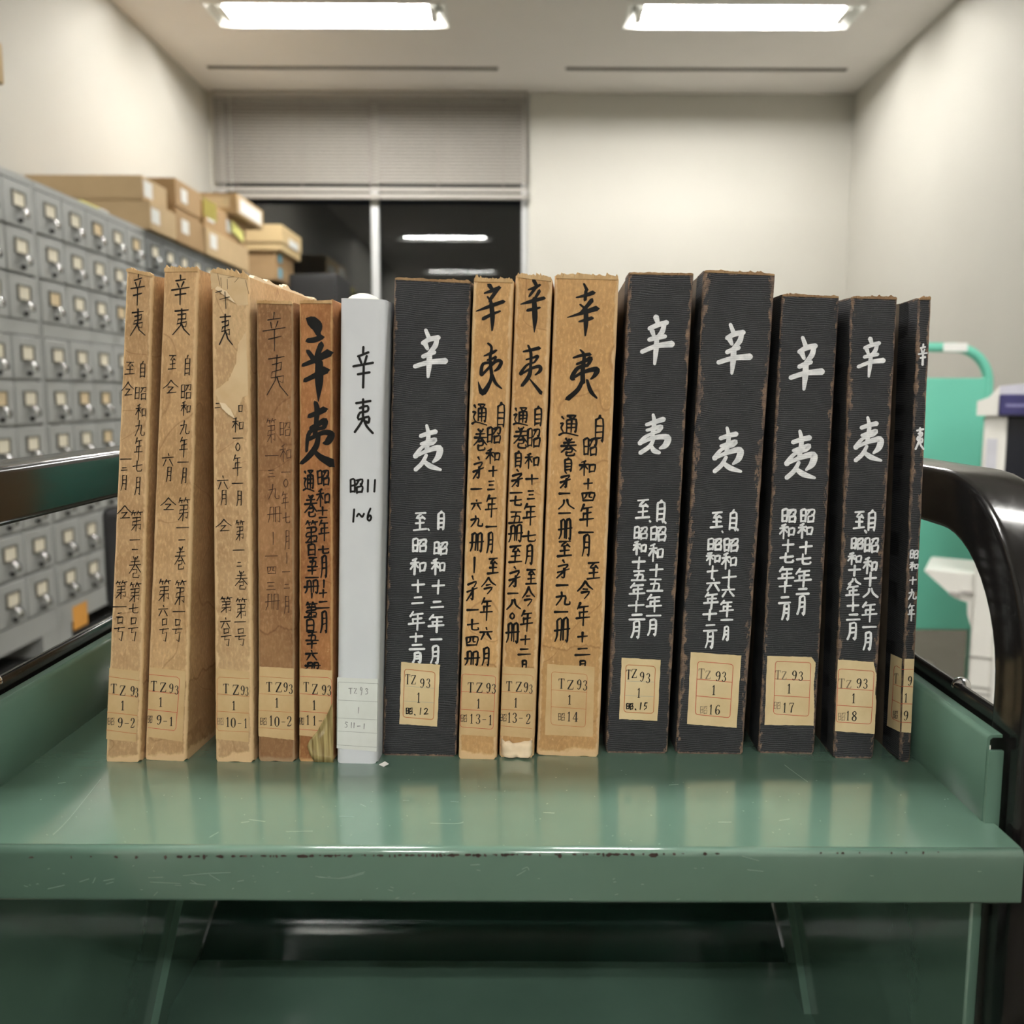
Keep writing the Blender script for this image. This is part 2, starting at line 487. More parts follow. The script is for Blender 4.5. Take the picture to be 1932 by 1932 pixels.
# orange sticker on the base of the second column
p = on_x(152, 1160, XF)
st = box('sticker', XF - .0015, XF - .0005, p.y - .055, p.y + .055, p.z - .045, p.z + .04, M_ORANGE)
tag(st, 'orange sticker on the base of the card cabinet', 'sticker')

# ------------------------------------------------------------------ cardboard boxes
def carton(x0, x1, y0, y1, z0, z1, label, mat=M_BOX, lid=0.0, lab=None, rz=0.0, over=.006, notes=()):
    r = empty('cardboard_box', ((x0 + x1) / 2, (y0 + y1) / 2, z0), rz)
    w, d, h = (x1 - x0) / 2, (y1 - y0) / 2, z1 - z0
    if lid > 0:
        box('box_body', -w + over, w - over, -d + over, d - over, 0, h - .004, mat, r, .003, 1)
        bm = bmesh.new()
        add_box(bm, -w, w, -d, d, h - .004, h); add_box(bm, -w, w, -d, -d + .004, h - lid, h - .004); add_box(bm, -w, w, d - .004, d, h - lid, h - .004)
        add_box(bm, -w, -w + .004, -d + .004, d - .004, h - lid, h - .004); add_box(bm, w - .004, w, -d + .004, d - .004, h - lid, h - .004)
        obj('lid', bm, mat, r)
    else:
        box('box_body', -w, w, -d, d, 0, h, mat, r, .003, 1)
        bm = bmesh.new(); add_box(bm, -w, w, -.024, .024, h, h + .0002)
        obj('packing_tape', bm, simple('kraft_tape', rgb(190, 158, 112), .4), r)
    for (kind, a, b, za, zb_, m) in notes:
        if kind == 'side': box('box_label', w + .0003, w + .0012, a, b, za, zb_, m, r)
        else: box('box_label', a, b, -d - .0012, -d - .0003, za, zb_, m, r)
    tag(r, label, 'cardboard box', 'cardboard boxes on the card cabinets')
    return r
zt = ZCAB
a = at(285, 436, 3.956)
YA = a.y; XA = a.x
zt2 = zt + .115; zt3 = zt2 + .10
carton(XA - .49, XA, YA, YA + .30, zt, zt2, 'lower tan cardboard box of the front pair on the card cabinets', M_BOX, 0,
       notes=(('side', -.14, -.05, .03, .09, M_PAPER),))
carton(XA - .51, XA - .025, YA - .01, YA + .26, zt2, zt3, 'upper tan cardboard box of the front pair on the card cabinets', M_BOX, .09,
       notes=(('side', -.12, -.03, .02, .085, M_PAPER),))
yB = YA + .32  # middle stack: darker cardboard puts the shade on its fronts into the colour
carton(XA - .40, XA - .005, yB, yB + .36, zt, zt + .14, 'shade-darkened brown cardboard box at the foot of the middle stack', M_BOX2, 0,
       notes=(('side', -.12, -.03, .05, .11, M_PAPER),))
carton(XA - .42, XA - .01, yB + .01, yB + .35, zt + .14, zt + .28, 'shade-darkened brown cardboard box on top of the middle stack', M_BOX2, .12,
       notes=(('side', -.1, -.02, .05, .11, M_PAPER),))
a5 = at(448, 404, 5.0)
yC = yB + .38; hC = (a5.z - zt) / 2
carton(XA - .42, XA + .0, yC, yC + .72, zt, zt + hC, 'long tan cardboard box at the bottom below the yellow notes', M_BOX, 0,
       notes=(('side', -.3, -.2, .04, .11, M_PAPER),))
carton(XA - .41, XA - .01, yC + .01, yC + .71, zt + hC, a5.z, 'long brown cardboard box right below the tilted white-labelled lid', M_BOX2, 0,
       notes=(('side', -.3, -.2, .04, .11, M_PAPER), ('side', .0, .09, .04, .1, M_PAPER)))
tb = carton(a5.x - .34, a5.x, a5.y, a5.y + .50, a5.z, a5.z + .108, 'tan lidded box with a white side label and yellow notes', M_BOX, .10,
       notes=(('side', -.2, .2, .02, .09, M_PAPER), ('front', -.10, .13, .035, .09, simple('cream_label', rgb(226, 212, 180), .8))))
n0 = on_y(383, 372, yC - .004); n1 = on_y(409, 420, yC - .004)
vs = [(n0.x, n0.z), (n1.x, n0.z - .035), (n1.x, n1.z), (n0.x, n1.z + .035)]
o = obj('sticky_note', prism(bmesh.new(), vs, 'y', yC - .004, yC - .0032), M_YELLOW); tag(o, 'higher of the two yellow notes hanging on the boxes', 'note', 'yellow notes on the boxes')
n0 = on_x(437, 415, XA + .001); n1 = on_x(459, 458, XA + .001)
o = obj('sticky_note', prism(bmesh.new(), [(n0.y, n0.z), (n1.y, n0.z - .03), (n1.y, n1.z - .0), (n0.y, n1.z + .03)], 'x', XA + .001, XA + .0018), M_YELLOW); tag(o, 'lower of the two yellow notes hanging on the boxes', 'note', 'yellow notes on the boxes')
d0 = at(532, 462, 5.65); d1 = at(532, 424, 5.65)
xD = d0.x; yD = d0.y; zD = d0.z
hD = (zD - zt) / 2
carton(xD - .37, xD - .045, yD + .02, yD + .46, zt, zt + hD, 'pale cardboard box with a blue dot at the foot of the window stack', M_BOX2, 0,
       notes=(('side', -.16, -.08, .02, .08, M_BLUE),))
carton(xD - .37, xD - .045, yD + .02, yD + .46, zt + hD, zD - .03, 'pale cardboard box with a blue dot in the middle of the window stack', M_BOX2, 0,
       notes=(('side', -.16, -.08, .012, .058, M_BLUE),))
carton(xD - .44, xD, yD, yD + .50, zD - .03, d1.z, 'wide pale lidded cardboard box topping the stack by the window', M_BOX3, .10,
       notes=(('side', -.08, .16, .05, .095, M_PAPER),))
# small slips of paper on the cabinet top edge
p = on_x(162, 378, XF - .03)
o = box('paper_slip', XF - .09, XF - .016, p.y - .07, p.y + .1, ZCAB + .001, ZCAB + .012, M_YELLOW); tag(o, 'yellow paper slip lying on the card cabinet edge', 'paper')
p = on_x(186, 392, XF - .03)
o = box('paper_slip', XF - .07, XF - .010, p.y - .03, p.y + .04, ZCAB + .001, ZCAB + .010, M_PAPER); tag(o, 'white paper slip lying on the card cabinet edge', 'paper')

# steel rack at the near left carrying boxes of which only the corner enters the picture
rk = empty('steel_rack', (-1.70, 1.80, 0))
M_RACK = simple('rack_grey', rgb(150, 152, 150), .5)
q0 = at(9, 161, 2.2)
for sx in (-.38, .42):
    for sy in (-.34, .34):
        box('post', sx - .015, sx + .015, sy - .015, sy + .015, 0, q0.z - .0, M_RACK, rk)
for z in (.12, .70, 1.25, q0.z - .02):
    box('shelf_board', -.40, .44, -.36, .36, z - .012, z + .02 if z < q0.z - .05 else q0.z, M_RACK, rk)
tag(rk, 'grey steel rack just outside the left picture edge', 'rack')
zq = at(7, 86, 2.2).z
for (z0, z1, xx, lb) in ((q0.z, zq, q0.x, 'lower'), (zq, zq + .17, q0.x - .008, 'upper')):
    carton(xx - .45, xx, q0.y - .40, q0.y, z0, z1, f'{lb} tan cardboard box cut off at the top left picture edge', M_BOX, 0)

# ------------------------------------------------------------------ black locker by the window
k0 = at(633, 516, 5.75)
lkw = (k0.x - (xD + .012)) / 2
lk = empty('black_locker', (k0.x - lkw, k0.y + .26, 0))
box('carcass', -lkw, lkw, -.24, .24, .06, k0.z, M_BLACKPL, lk, .004)
box('foot_plinth', -lkw + .01, lkw - .01, -.22, .22, 0, .06, M_BLACKPL, lk)
d = box('door', -lkw + .004, lkw - .004, -.26, -.242, .08, k0.z - .02, M_BLACKPL, lk, .003)
box('handle', lkw - .05, lkw - .035, -.268, -.26, .9, 1.0, M_KNOB, d)
tag(lk, 'tall black locker standing in front of the window', 'locker')

# black office chair behind the trolley, only a dark sliver shows at the left of the row
c0 = at(189, 955, 2.0)
ch = empty('office_chair', (c0.x + .22, c0.y + .25, 0))
box('seat', -.22, .22, -.22, .22, .44, .50, M_BLACKPL, ch, .02, 3)
bm = bmesh.new()
add_box(bm, -.215, .215, .0, .05, .54, c0.z - .0, .02, 3)
bk = obj('backrest', bm, M_BLACKPL, ch); bk.location = (0, -.27, 0)
box('back_bracket', -.03, .03, -.235, -.20, .42, .60, M_BLACKPL, ch)
obj('gas_post', add_tube(bmesh.new(), [(0, 0, .08), (0, 0, .44)], .025, 12), M_KNOB, ch)
for i in range(5):
    a = 2 * math.pi * i / 5 + .3
    l = obj('base_leg', add_tube(bmesh.new(), [(0, 0, .10), (.27 * math.cos(a), .27 * math.sin(a), .065)], [.022, .014], 8), M_BLACKPL, ch)
    w = obj('caster', add_tube(bmesh.new(), [(.27 * math.cos(a) - .012 * math.sin(a), .27 * math.sin(a) + .012 * math.cos(a), .027), (.27 * math.cos(a) + .012 * math.sin(a), .27 * math.sin(a) - .012 * math.cos(a), .027)], .027, 12), M_BLACKPL, l)
tag(ch, 'black office chair half hidden behind the trolley at the left', 'chair')
# ------------------------------------------------------------------ mint trolley in the far right corner
zc_m = 2.6
R0 = at(1880, 700, zc_m); Ttop = at(1800, 646, zc_m).z; Pt = at(1800, 713, zc_m).z; Pb = at(1780, 1205, zc_m).z
mt = empty('mint_book_trolley', (R0.x - .30, R0.y, 0))
def arch_path(hw, zt, R, z0, n=9):
    pts = [(-hw, z0)]
    for i in range(n):
        a = math.pi - (math.pi / 2) * i / (n - 1); pts.append((-hw + R + R * math.cos(a), zt - R + R * math.sin(a)))
    for i in range(n):
        a = math.pi / 2 - (math.pi / 2) * i / (n - 1); pts.append((hw - R + R * math.cos(a), zt - R + R * math.sin(a)))
    return pts + [(hw, z0)]
tr = .0135
for yy, nm in ((0.0, 0), (.62, 1)):
    pts = [(x, yy + tr, z) for x, z in arch_path(.30 - tr, Ttop - tr, .10, .13)]
    obj('end_frame', add_tube(bmesh.new(), pts, tr, 10), M_MINT, mt)
    bm = bmesh.new(); add_box(bm, -.30 + .02, .30 - .02, yy + .008, yy + .02, Pb, Pt, .003, 1)
    obj('end_panel', bm, M_MINT, mt)
    for s in (-1, 1):
        c = obj('caster', add_tube(bmesh.new(), [(s * .27 - .012, yy + tr, .045), (s * .27 + .012, yy + tr, .045)], .045, 14), M_RUBBER, mt)
        obj('fork', add_box(bmesh.new(), s * .27 - .018, s * .27 + .018, yy - .012 + tr, yy + .012 + tr, .09, .135), M_CHROME, c)
for z in (Pb + .03, Pb + .33, Pb + .60):
    box('shelf', -.28, .28, .02, .62, z, z + .02, M_MINT, mt, .003, 1)
lp = at(1800, 651, zc_m)
box('frame_label', lp.x - .033 - mt.location.x, lp.x + .033 - mt.location.x, -.002, .0, Ttop - 2 * tr + .002, Ttop - .002, M_PAPER, mt)
tag(mt, 'mint green book trolley against the right wall', 'trolley')

# ------------------------------------------------------------------ white and navy copier at the right
zc_c = 1.85
def cp(px, py): return at(px, py, zc_c)
c_or = cp(1843, 770)
cx0 = c_or.x; cy0 = c_or.y
cpr = empty('copier', (cx0, cy0, 0))
c_rz = math.radians(-27)
cpr.rotation_euler = (0, 0, c_rz)
c_ax = Vector((math.cos(c_rz), math.sin(c_rz), 0)); c_ay = Vector((-math.sin(c_rz), math.cos(c_rz), 0))
c_p0 = Vector((cx0, cy0, 0))
def L(px, py):
    p = on_plane(px, py, c_p0, c_ay); return ((p - c_p0).dot(c_ax), p.z)
l_bot = L(1843, 784)[1]; l_mid = L(1843, 757)[1]; l_top = L(1932, 716)[1]
bx = L(1856, 800)[0]; dx = L(1901, 800)[0]; nx = L(1884, 770)[0]
WC, DC = .62, .60
# lid with sloping top
bm = bmesh.new()
prism(bm, [(0, l_bot), (nx, l_bot), (nx, l_top - .012), (.02, l_mid + .008), (0, l_mid)], 'y', 0, DC)
obj('lid_rim', bm, M_WHITEPL, cpr)
bm = bmesh.new(); prism(bm, [(nx, l_bot), (WC, l_bot), (WC, l_top + .05), (nx, l_top - .012)], 'y', .006, DC)
lid = obj('lid', bm, simple('lid_lavender', rgb(196, 195, 206), .4), cpr)
n_top = L(1932, 744)[1]
box('navy_band', nx, WC, -.004, .006, l_bot + .001, n_top, M_NAVY, cpr, .002, 1)
box('status_print', nx + .012, nx + .05, -.0048, -.0041, l_bot + .017, l_bot + .023, simple('pale_print', rgb(120, 118, 160), .6), cpr)
zlow = L(1845, 1330)[1]
body_bot = .09
box('side_column', bx, dx, .01, DC - .01, body_bot, l_bot, M_WHITEPL, cpr, .006, 2)
box('front_panel', dx, WC, .016, DC - .01, L(1900, 1075)[1], l_bot, M_DKNAVY, cpr, .002, 1)
box('lower_body', dx, WC, .012, DC - .01, body_bot, L(1900, 1075)[1], M_WHITEPL, cpr, .004, 2)
sq = [L(1862, 828), L(1878, 894)]
box('column_label', sq[0][0], sq[1][0], .0088, .0098, sq[1][1], sq[0][1], simple('grey_label', rgb(200, 200, 208), .6), cpr)
for py in (1243, 1300, 1312):
    z = L(1850, py)[1]; box('groove', bx - .0005, dx, .0088, .0096, z - .002, z + .002, simple('groove_grey', rgb(150, 148, 142), .7), cpr)
# side paper tray rising to the left
t0 = L(1742, 1080); t1 = L(1850, 1088); t2 = L(1822, 1175); t3 = L(1790, 1140)
bm = bmesh.new()
prism(bm, [(t0[0], t0[1]), (t0[0] + .006, t0[1] + .003), (bx + .002, t1[1]), (bx + .002, t2[1] - .02), (L(1824, 1162)[0], L(1824, 1162)[1]), (L(1824, 1140)[0], L(1824, 1140)[1]), (L(1800, 1132)[0], L(1800, 1132)[1])], 'y', .02, .20)
obj('side_tray', bm, M_WHITEPL, cpr)
bm = bmesh.new()
for px_, py_ in ((1790, 1118), (1815, 1116)):
    q = L(px_, py_); add_box(bm, q[0], q[0] + .02, .014, .02, q[1] - .008, q[1])
obj('tray_clip', bm, simple('clip_grey', rgb(176, 172, 168), .5), cpr)
for sx in (bx + .05, WC - .06):
    for sy in (.06, DC - .06):
        c = obj('caster', add_tube(bmesh.new(), [(sx - .015, sy, .04), (sx + .015, sy, .04)], .04, 14), M_BLACKPL, cpr)
        obj('fork', add_box(bmesh.new(), sx - .02, sx + .02, sy - .015, sy + .015, .075, .10), M_CHROME, c)
tag(cpr, 'white copier with a navy top band at the right picture edge', 'copier')

# ------------------------------------------------------------------ green book trolley (the one the volumes stand on)
TR_X1 = on_z(1790, 1491, ZS).x
TR_X0 = on_z(74, 1430, ZS).x
TR_Y0 = on_z(960, 1602, ZS).y
TR_Y1 = on_x(395, 1800, TR_X0 - .0075).y + .002
RIM = .0075                                     # gap between tray side and frame
cart = empty('green_book_trolley', ((TR_X0 + TR_X1) / 2, TR_Y0, 0))
ox, oy = cart.location.x, cart.location.y
x0, x1 = TR_X0 - ox, TR_X1 - ox
DP = TR_Y1 - TR_Y0
LIP = .0215
LX0, LX1 = x0 - .006, x1 + .004
# tray: deck with a folded front lip (rounded nose)
def tray(name, z, ya, yb, mat, lip, xa, xb):
    bm = bmesh.new(); r = .0028
    prof = [(yb, z - .0015), (yb, z)]
    for i in range(7):
        a = math.pi / 2 + (math.pi / 2) * i / 6
        prof.append((ya + r + r * math.cos(a), z - r + r * math.sin(a)))
    for i in range(5):
        a = math.pi + (math.pi / 2) * i / 4
        prof.append((ya + .002 + .002 * math.cos(a), z - lip + .002 + .002 * math.sin(a)))
    prof += [(ya + .016, z - lip), (ya + .016, z - lip + .0015), (ya + .003, z - lip + .0015), (ya + .0015, z - lip + .003), (ya + .0015, z - r), (ya + r, z - .0015)]
    A = [bm.verts.new((xa, y, zz)) for y, zz in prof]; B = [bm.verts.new((xb, y, zz)) for y, zz in prof]
    n = len(prof)
    for i in range(n):
        f = bm.faces.new((A[i], B[i], B[(i+1) % n], A[(i+1) % n]))
        f.smooth = 2 <= i <= 12
    bm.faces.new(A[::-1]); bm.faces.new(B)
    bmesh.ops.recalc_face_normals(bm, faces=bm.faces[:])
    return obj(name, bm, mat, cart)
deck = tray('tray_deck', ZS, 0, DP, M_GREEN, LIP, LX0, LX1)
PZ = on_x(1800, 1340, TR_X1).z - ZS             # side panel height
PY0 = on_x(1862, 1400, TR_X1).y - oy
def side_panel(xi, s, name, z0, z1, ya, yb, mat):
    """thin folded panel: inner face at xi, s=+1 right side / -1 left side"""
    bm = bmesh.new(); t = .0012; fl = .006; r = .0022
    prof = [(0, z0)]                             # inner face going up then rolled outwards
    for i in range(6):
        a = math.pi - (math.pi / 2) * i / 5
        prof.append((r + r * math.cos(a), z1 - r + r * math.sin(a)))
    prof += [(fl, z1), (fl, z1 - t), (r, z1 - t), (t, z1 - r), (t, z0)]
    A = [bm.verts.new((xi + s * u, ya, z)) for u, z in prof]; B = [bm.verts.new((xi + s * u, yb, z)) for u, z in prof]
    n = len(prof)
    for i in range(n):
        f = bm.faces.new((A[i], B[i], B[(i+1) % n], A[(i+1) % n])); f.smooth = i <= 5
    bm.faces.new(A); bm.faces.new(B[::-1])
    add_box(bm, min(xi + s * .0003, xi + s * fl), max(xi + s * .0003, xi + s * fl), ya - .0018, ya, z0, z1 - .006)
    bmesh.ops.recalc_face_normals(bm, faces=bm.faces[:])
    return obj(name, bm, mat, cart)
side_panel(x1, 1, 'side_panel', ZS - .010, ZS + PZ, PY0, DP, M_GREEN_S)
side_panel(x0, -1, 'side_panel', ZS - .010, ZS + PZ, PY0, DP, M_GREEN_S)
# black arched frames: flat bar with rounded corners bent into an inverted U
FZ = on_x(1760, 873, TR_X1 + RIM).z - .002             # top of the arch
BW, BT = on_x(1870, 1300, TR_X1 + .0075).y - on_x(1938, 1300, TR_X1 + .0075).y, .032                             # bar size in the arch plane / across it
FY0 = on_x(1938, 1300, TR_X1 + .0075).y - oy; FYE = on_x(432, 1800, TR_X0 - .0075).y - oy
def bar_arch(xi, s, name):
    Rm = .071; hb = BW / 2
    ya, yb = FY0 + hb - (.022 if s < 0 else 0), FYE - hb; zt = FZ - hb
    path = [(ya, .10)] + [(ya, z) for z in (.3, .55, zt - Rm)]
    for i in range(1, 13):
        a = math.pi - (math.pi / 2) * i / 12; path.append((ya + Rm + Rm * math.cos(a), zt - Rm + Rm * math.sin(a)))
    for i in range(0, 13):
        a = math.pi / 2 - (math.pi / 2) * i / 12; path.append((yb - Rm + Rm * math.cos(a), zt - Rm + Rm * math.sin(a)))
    path += [(yb, .55), (yb, .3), (yb, .10)]
    # rounded-rectangle section (p across the plane, q in the plane along the normal)
    sec = []
    rc = .0075
    for cxx, cyy, a0 in ((BT - rc, hb - rc, 0), (rc, hb - rc, 90), (rc, -hb + rc, 180), (BT - rc, -hb + rc, 270)):
        rr = rc if cxx > BT / 2 else .0035
        ccx = cxx if cxx > BT / 2 else .0035
        ccy = (hb - rr) * (1 if cyy > 0 else -1)
        for k in range(5):
            a = math.radians(a0 + 90 * k / 4); sec.append((ccx + rr * math.cos(a), ccy + rr * math.sin(a)))
    bm = bmesh.new(); rings = []
    for i, (y, z) in enumerate(path):
        p = path[max(i - 1, 0)]; q = path[min(i + 1, len(path) - 1)]
        ty, tz = q[0] - p[0], q[1] - p[1]; l = math.hypot(ty, tz); ty /= l; tz /= l
        ny, nz = -tz, ty
        rings.append([bm.verts.new((xi + s * u, y + ny * v, z + nz * v)) for u, v in sec])
    m = len(sec)
    for a, b in zip(rings, rings[1:]):
        for k in range(m):
            f = bm.faces.new((a[k], a[(k+1) % m], b[(k+1) % m], b[k])); f.smooth = True
    bm.faces.new(rings[0]); bm.faces.new(rings[-1])
    bmesh.ops.recalc_face_normals(bm, faces=bm.faces[:])
    return obj(name, bm, M_BLACK, cart)
fr_r = bar_arch(x1 + RIM, 1, 'arch_frame'); fr_l = bar_arch(x0 - RIM, -1, 'arch_frame')
# black cross rails that carry the tray sides
rz1 = on_x(1800, 1289, TR_X1 + RIM).z
for s, xi in ((1, x1 + RIM), (-1, x0 - RIM)):
    xa, xb = sorted((xi + s * .0005, xi + s * .0045))
    rail = box('side_rail', xa, xb, FY0 + BW - .004, FYE - BW + .004, ZS + PZ - .010, rz1, M_BLACK, cart, .0015, 2)
    pb = on_x(1829, 1288, TR_X1 + RIM + .008)
    bm = bmesh.new(); bmesh.ops.create_uvsphere(bm, u_segments=14, v_segments=8, radius=.0042)
    bmesh.ops.translate(bm, verts=bm.verts, vec=(xi + s * .0045, pb.y - oy, rz1 - .0022))
    for f in bm.faces: f.smooth = True
    obj('bolt_head', bm, M_CHROME, rail)
# lower bay: side panels, added back panel, lower shelf, reflection strips, casters
LZ = on_y(960, 1868, TR_Y0 + DP - .075).z
for s, xi in ((1, x1), (-1, x0)):
    xa, xb = sorted((xi + s * .001, xi + s * .0062))
    lp = box('lower_side_panel', xa, xb, PY0 + .006, DP, LZ - .02, ZS - LIP - .002, M_GREEN, cart, .001, 1)
    bm = bmesh.new()
    pa = on_x(1480 if s > 0 else 352, 1700, ox + xi - s * .003); pb = on_x(1515 if s > 0 else 305, 1932, ox + xi - s * .003)
    for q in (pa, pb): q.y -= oy
    dirv = (pb - pa); pb2 = pa + dirv * 1.25; pa2 = pa - dirv * .2
    wv = .011
    prism(bm, [(pa2.y - wv, pa2.z), (pa2.y + wv, pa2.z), (pb2.y + wv, pb2.z), (pb2.y - wv, pb2.z)], 'x', xi - s * .0035, xi + s * .001)
    obj('reflection_strip', bm, M_GREEN, lp)  # raised strip stands in for a pale reflection on the panel
bm = bmesh.new()                                # added panel darkens the lower bay, slanted to mirror the ceiling lamps
TILT = .077
yb0, zb0 = DP - .002, ZS - LIP - .012
yb1, zb1 = DP - TILT, LZ - .015
prism(bm, [(yb0, zb0), (yb0 + .003, zb0), (yb0 + .003, .63), (yb0, .62)], 'x', x0 + .0, x1 - .0)
prism(bm, [(yb0, .62), (yb0 + .003, .63), (yb1 + .003, zb1), (yb1, zb1)], 'x', x0 + .0, x1 - .0)
obj('added_back_panel', bm, M_GREEN2, cart)
low = tray('lower_shelf', LZ, .0, DP, M_GREEN, LIP, LX0, LX1)
box('bottom_shelf', LX0, LX1, .0, DP, .17, .19, M_GREEN, cart, .002, 1)
for s, xi in ((1, x1 + RIM + .016), (-1, x0 - RIM - .016)):
    for y in (FY0 + BW / 2, FYE - BW / 2):
        c = obj('caster', add_tube(bmesh.new(), [(xi - .013, y, .045), (xi + .013, y, .045)], .045, 18), M_RUBBER, cart)
        obj('fork', add_box(bmesh.new(), xi - .019, xi + .019, y - .014, y + .014, .085, .105), M_CHROME, c)
tag(cart, 'green steel book trolley with black arched ends carrying the row of volumes', 'trolley')

# ribbons: brush and pen strokes, scratches -----------------------------------------------------------
def smooth_pts(pts, n=4):
    """Catmull-Rom through (x, y, halfwidth) points"""
    if len(pts) < 3: 
        a, b = pts[0], pts[-1]
        return [tuple(a[i] + (b[i] - a[i]) * k / n for i in range(3)) for k in range(n + 1)]
    out = []
    P = [pts[0]] + list(pts) + [pts[-1]]
    for i in range(1, len(P) - 2):
        p0, p1, p2, p3 = P[i-1], P[i], P[i+1], P[i+2]
        for k in range(n):
            t = k / n
            out.append(tuple(.5 * (2*p1[j] + (p2[j]-p0[j])*t + (2*p0[j]-5*p1[j]+4*p2[j]-p3[j])*t*t + (3*p1[j]-p0[j]-3*p2[j]+p3[j])*t**3) for j in range(3)))
    out.append(tuple(pts[-1])); return out
def ribbon(V, Fc, pts, place, lift, curve=True, n=4, cap=True, brush=False):
    """append a flat ribbon along (x, y, hw) points; place(x, y, lift) -> 3D"""
    pts = smooth_pts(pts, n) if curve else [tuple(p) for p in pts]
    q = [pts[0]]
    for p in pts[1:]:
        if math.hypot(p[0] - q[-1][0], p[1] - q[-1][1]) > 1e-3: q.append(p)
    if len(q) < 2: return
    L_, R_ = [], []
    m = len(q)
    for i, p in enumerate(q):
        a = q[max(i-1, 0)]; b = q[min(i+1, m-1)]
        dx_, dy_ = b[0] - a[0], b[1] - a[1]; l = math.hypot(dx_, dy_) or 1
        nx_, ny_ = -dy_ / l, dx_ / l; h = max(p[2], .12)
        L_.append((p[0] + nx_ * h, p[1] + ny_ * h)); R_.append((p[0] - nx_ * h, p[1] - ny_ * h))
    base = len(V)
    for a, b in zip(L_, R_): V.append(place(a[0], a[1], lift)); V.append(place(b[0], b[1], lift))
    for i in range(m - 1): Fc.append((base + 2*i, base + 2*i + 1, base + 2*i + 3, base + 2*i + 2))
    if cap:
        for end, nb in ((0, 1), (m - 1, m - 2)):
            p, o = q[end], q[nb]; dx_, dy_ = p[0] - o[0], p[1] - o[1]; l = math.hypot(dx_, dy_) or 1
            dx_ /= l; dy_ /= l; h = max(p[2], .12)
            s0 = len(V); a0 = math.atan2(dy_, dx_)
            if brush:                            # slanted brush entry and exit
                for a, rr in ((-90, 1), (-20 if end == 0 else 25, 1.15), (40 if end == 0 else 60, .8), (90, 1)):
                    a = a0 + math.radians(a); V.append(place(p[0] + h * rr * math.cos(a), p[1] + h * rr * math.sin(a), lift))
                Fc.append(tuple(range(s0, s0 + 4))); continue
            for k in range(5):
                a = a0 - math.pi / 2 + math.pi * k / 4
                V.append(place(p[0] + h * math.cos(a) * (.8 if 0 < k < 4 else 1), p[1] + h * math.sin(a) * (.8 if 0 < k < 4 else 1), lift))
            Fc.append(tuple(range(s0, s0 + 5)))

# chipped paint along the front nose and scratches on lip and deck
rng = random.Random(11)
def lip_place(px, py, lift):
    p = on_y(px, py, TR_Y0 - lift); return (p.x - ox, p.y - oy, p.z)
V, Fc = [], []
spans = [(15, 330, .22), (330, 560, .75), (560, 960, 1.0), (960, 1250, .75), (1250, 1340, .4), (1540, 1760, .28)]
for a, b, dens in spans:
    x = a
    while x < b:
        x += rng.uniform(3, 15) / dens * (.6 + rng.random())
        yb_ = 1610.0 - (x - 960) * .0052
        w_, h_ = rng.uniform(1.2, 7.0), rng.uniform(1.0, 4.2)
        if rng.random() < .08: w_ *= 1.8; h_ *= 1.6
        s0 = len(V); k = rng.randint(6, 9)
        for i in range(k):
            an = 2 * math.pi * i / k; rr = rng.uniform(.55, 1.1)
            V.append(lip_place(x + w_ * rr * math.cos(an), yb_ + 1.5 + h_ * .5 + h_ * rr * math.sin(an), .00012))
        Fc.append(tuple(range(s0, s0 + k)))
o = mesh('paint_chips', V, Fc, M_RUST, deck); o['kind'] = 'stuff'
V, Fc = [], []
sc = [[(90, 1677), (122, 1670)], [(280, 1656), (308, 1655)], [(283, 1664), (340, 1667)], [(345, 1652), (390, 1648), (435, 1646)], [(360, 1660), (372, 1668)],
      [(395, 1650), (415, 1662)], [(330, 1670), (342, 1671)], [(358, 1666), (388, 1670)], [(595, 1653), (640, 1657), (688, 1645)], [(600, 1655), (650, 1657), (686, 1648)],
      [(985, 1640), (995, 1636), (998, 1642)], [(975, 1652), (992, 1642)], [(1410, 1641), (1440, 1644)], [(1400, 1615), (1432, 1624)], [(888, 1632), (905, 1631)],
      [(150, 1664), (168, 1658)], [(175, 1666), (180, 1656)], [(195, 1662), (215, 1658)], [(200, 1668), (214, 1664)], [(290, 1690), (297, 1683)], [(448, 1663), (460, 1661)]]
for s in sc: ribbon(V, Fc, [(x, y, .33) for x, y in s], lip_place, .00013)
for i in range(40):
    x = rng.uniform(20, 1850); y = rng.uniform(1630, 1700); l = rng.uniform(2, 7)
    ribbon(V, Fc, [(x, y, .3), (x + l, y + rng.uniform(-2, 2), .3)], lip_place, .00013)
o = mesh('lip_scratches', V, Fc, M_SCRATCH, deck); o['kind'] = 'stuff'
def deck_place(px, py, lift):
    p = on_z(px, py, ZS + lift); return (p.x - ox, p.y - oy, p.z)
V, Fc = [], []
sc = [[(640, 1540), (668, 1541)], [(540, 1569), (590, 1568)], [(455, 1552), (470, 1550)], [(812, 1553), (860, 1554), (874, 1551)], [(1025, 1533), (1046, 1534)],
      [(760, 1510), (772, 1510)], [(850, 1512), (865, 1513)], [(1480, 1443), (1500, 1458), (1524, 1475)], [(1262, 1481), (1280, 1480)], [(1355, 1551), (1380, 1551)],
      [(110, 1478), (124, 1476)], [(100, 1575), (130, 1545), (190, 1470)], [(395, 1580), (412, 1570)], [(470, 1546), (500, 1550)], [(680, 1517), (690, 1522)], [(1470, 1548), (1490, 1545)]]
for s in sc: ribbon(V, Fc, [(x, y, .28) for x, y in s], deck_place, .00012)
for i in range(110):
    x = rng.uniform(60, 1800); y = rng.uniform(1450, 1595); l = rng.uniform(.6, 3)
    if x > 1700 and y < 1500: continue
    ribbon(V, Fc, [(x, y, .3), (x + l, y + rng.uniform(-1, 1), .25)], deck_place, .00012, n=2, cap=False)
o = mesh('deck_scratches', V, Fc, M_SCRATCH, deck); o['kind'] = 'stuff'
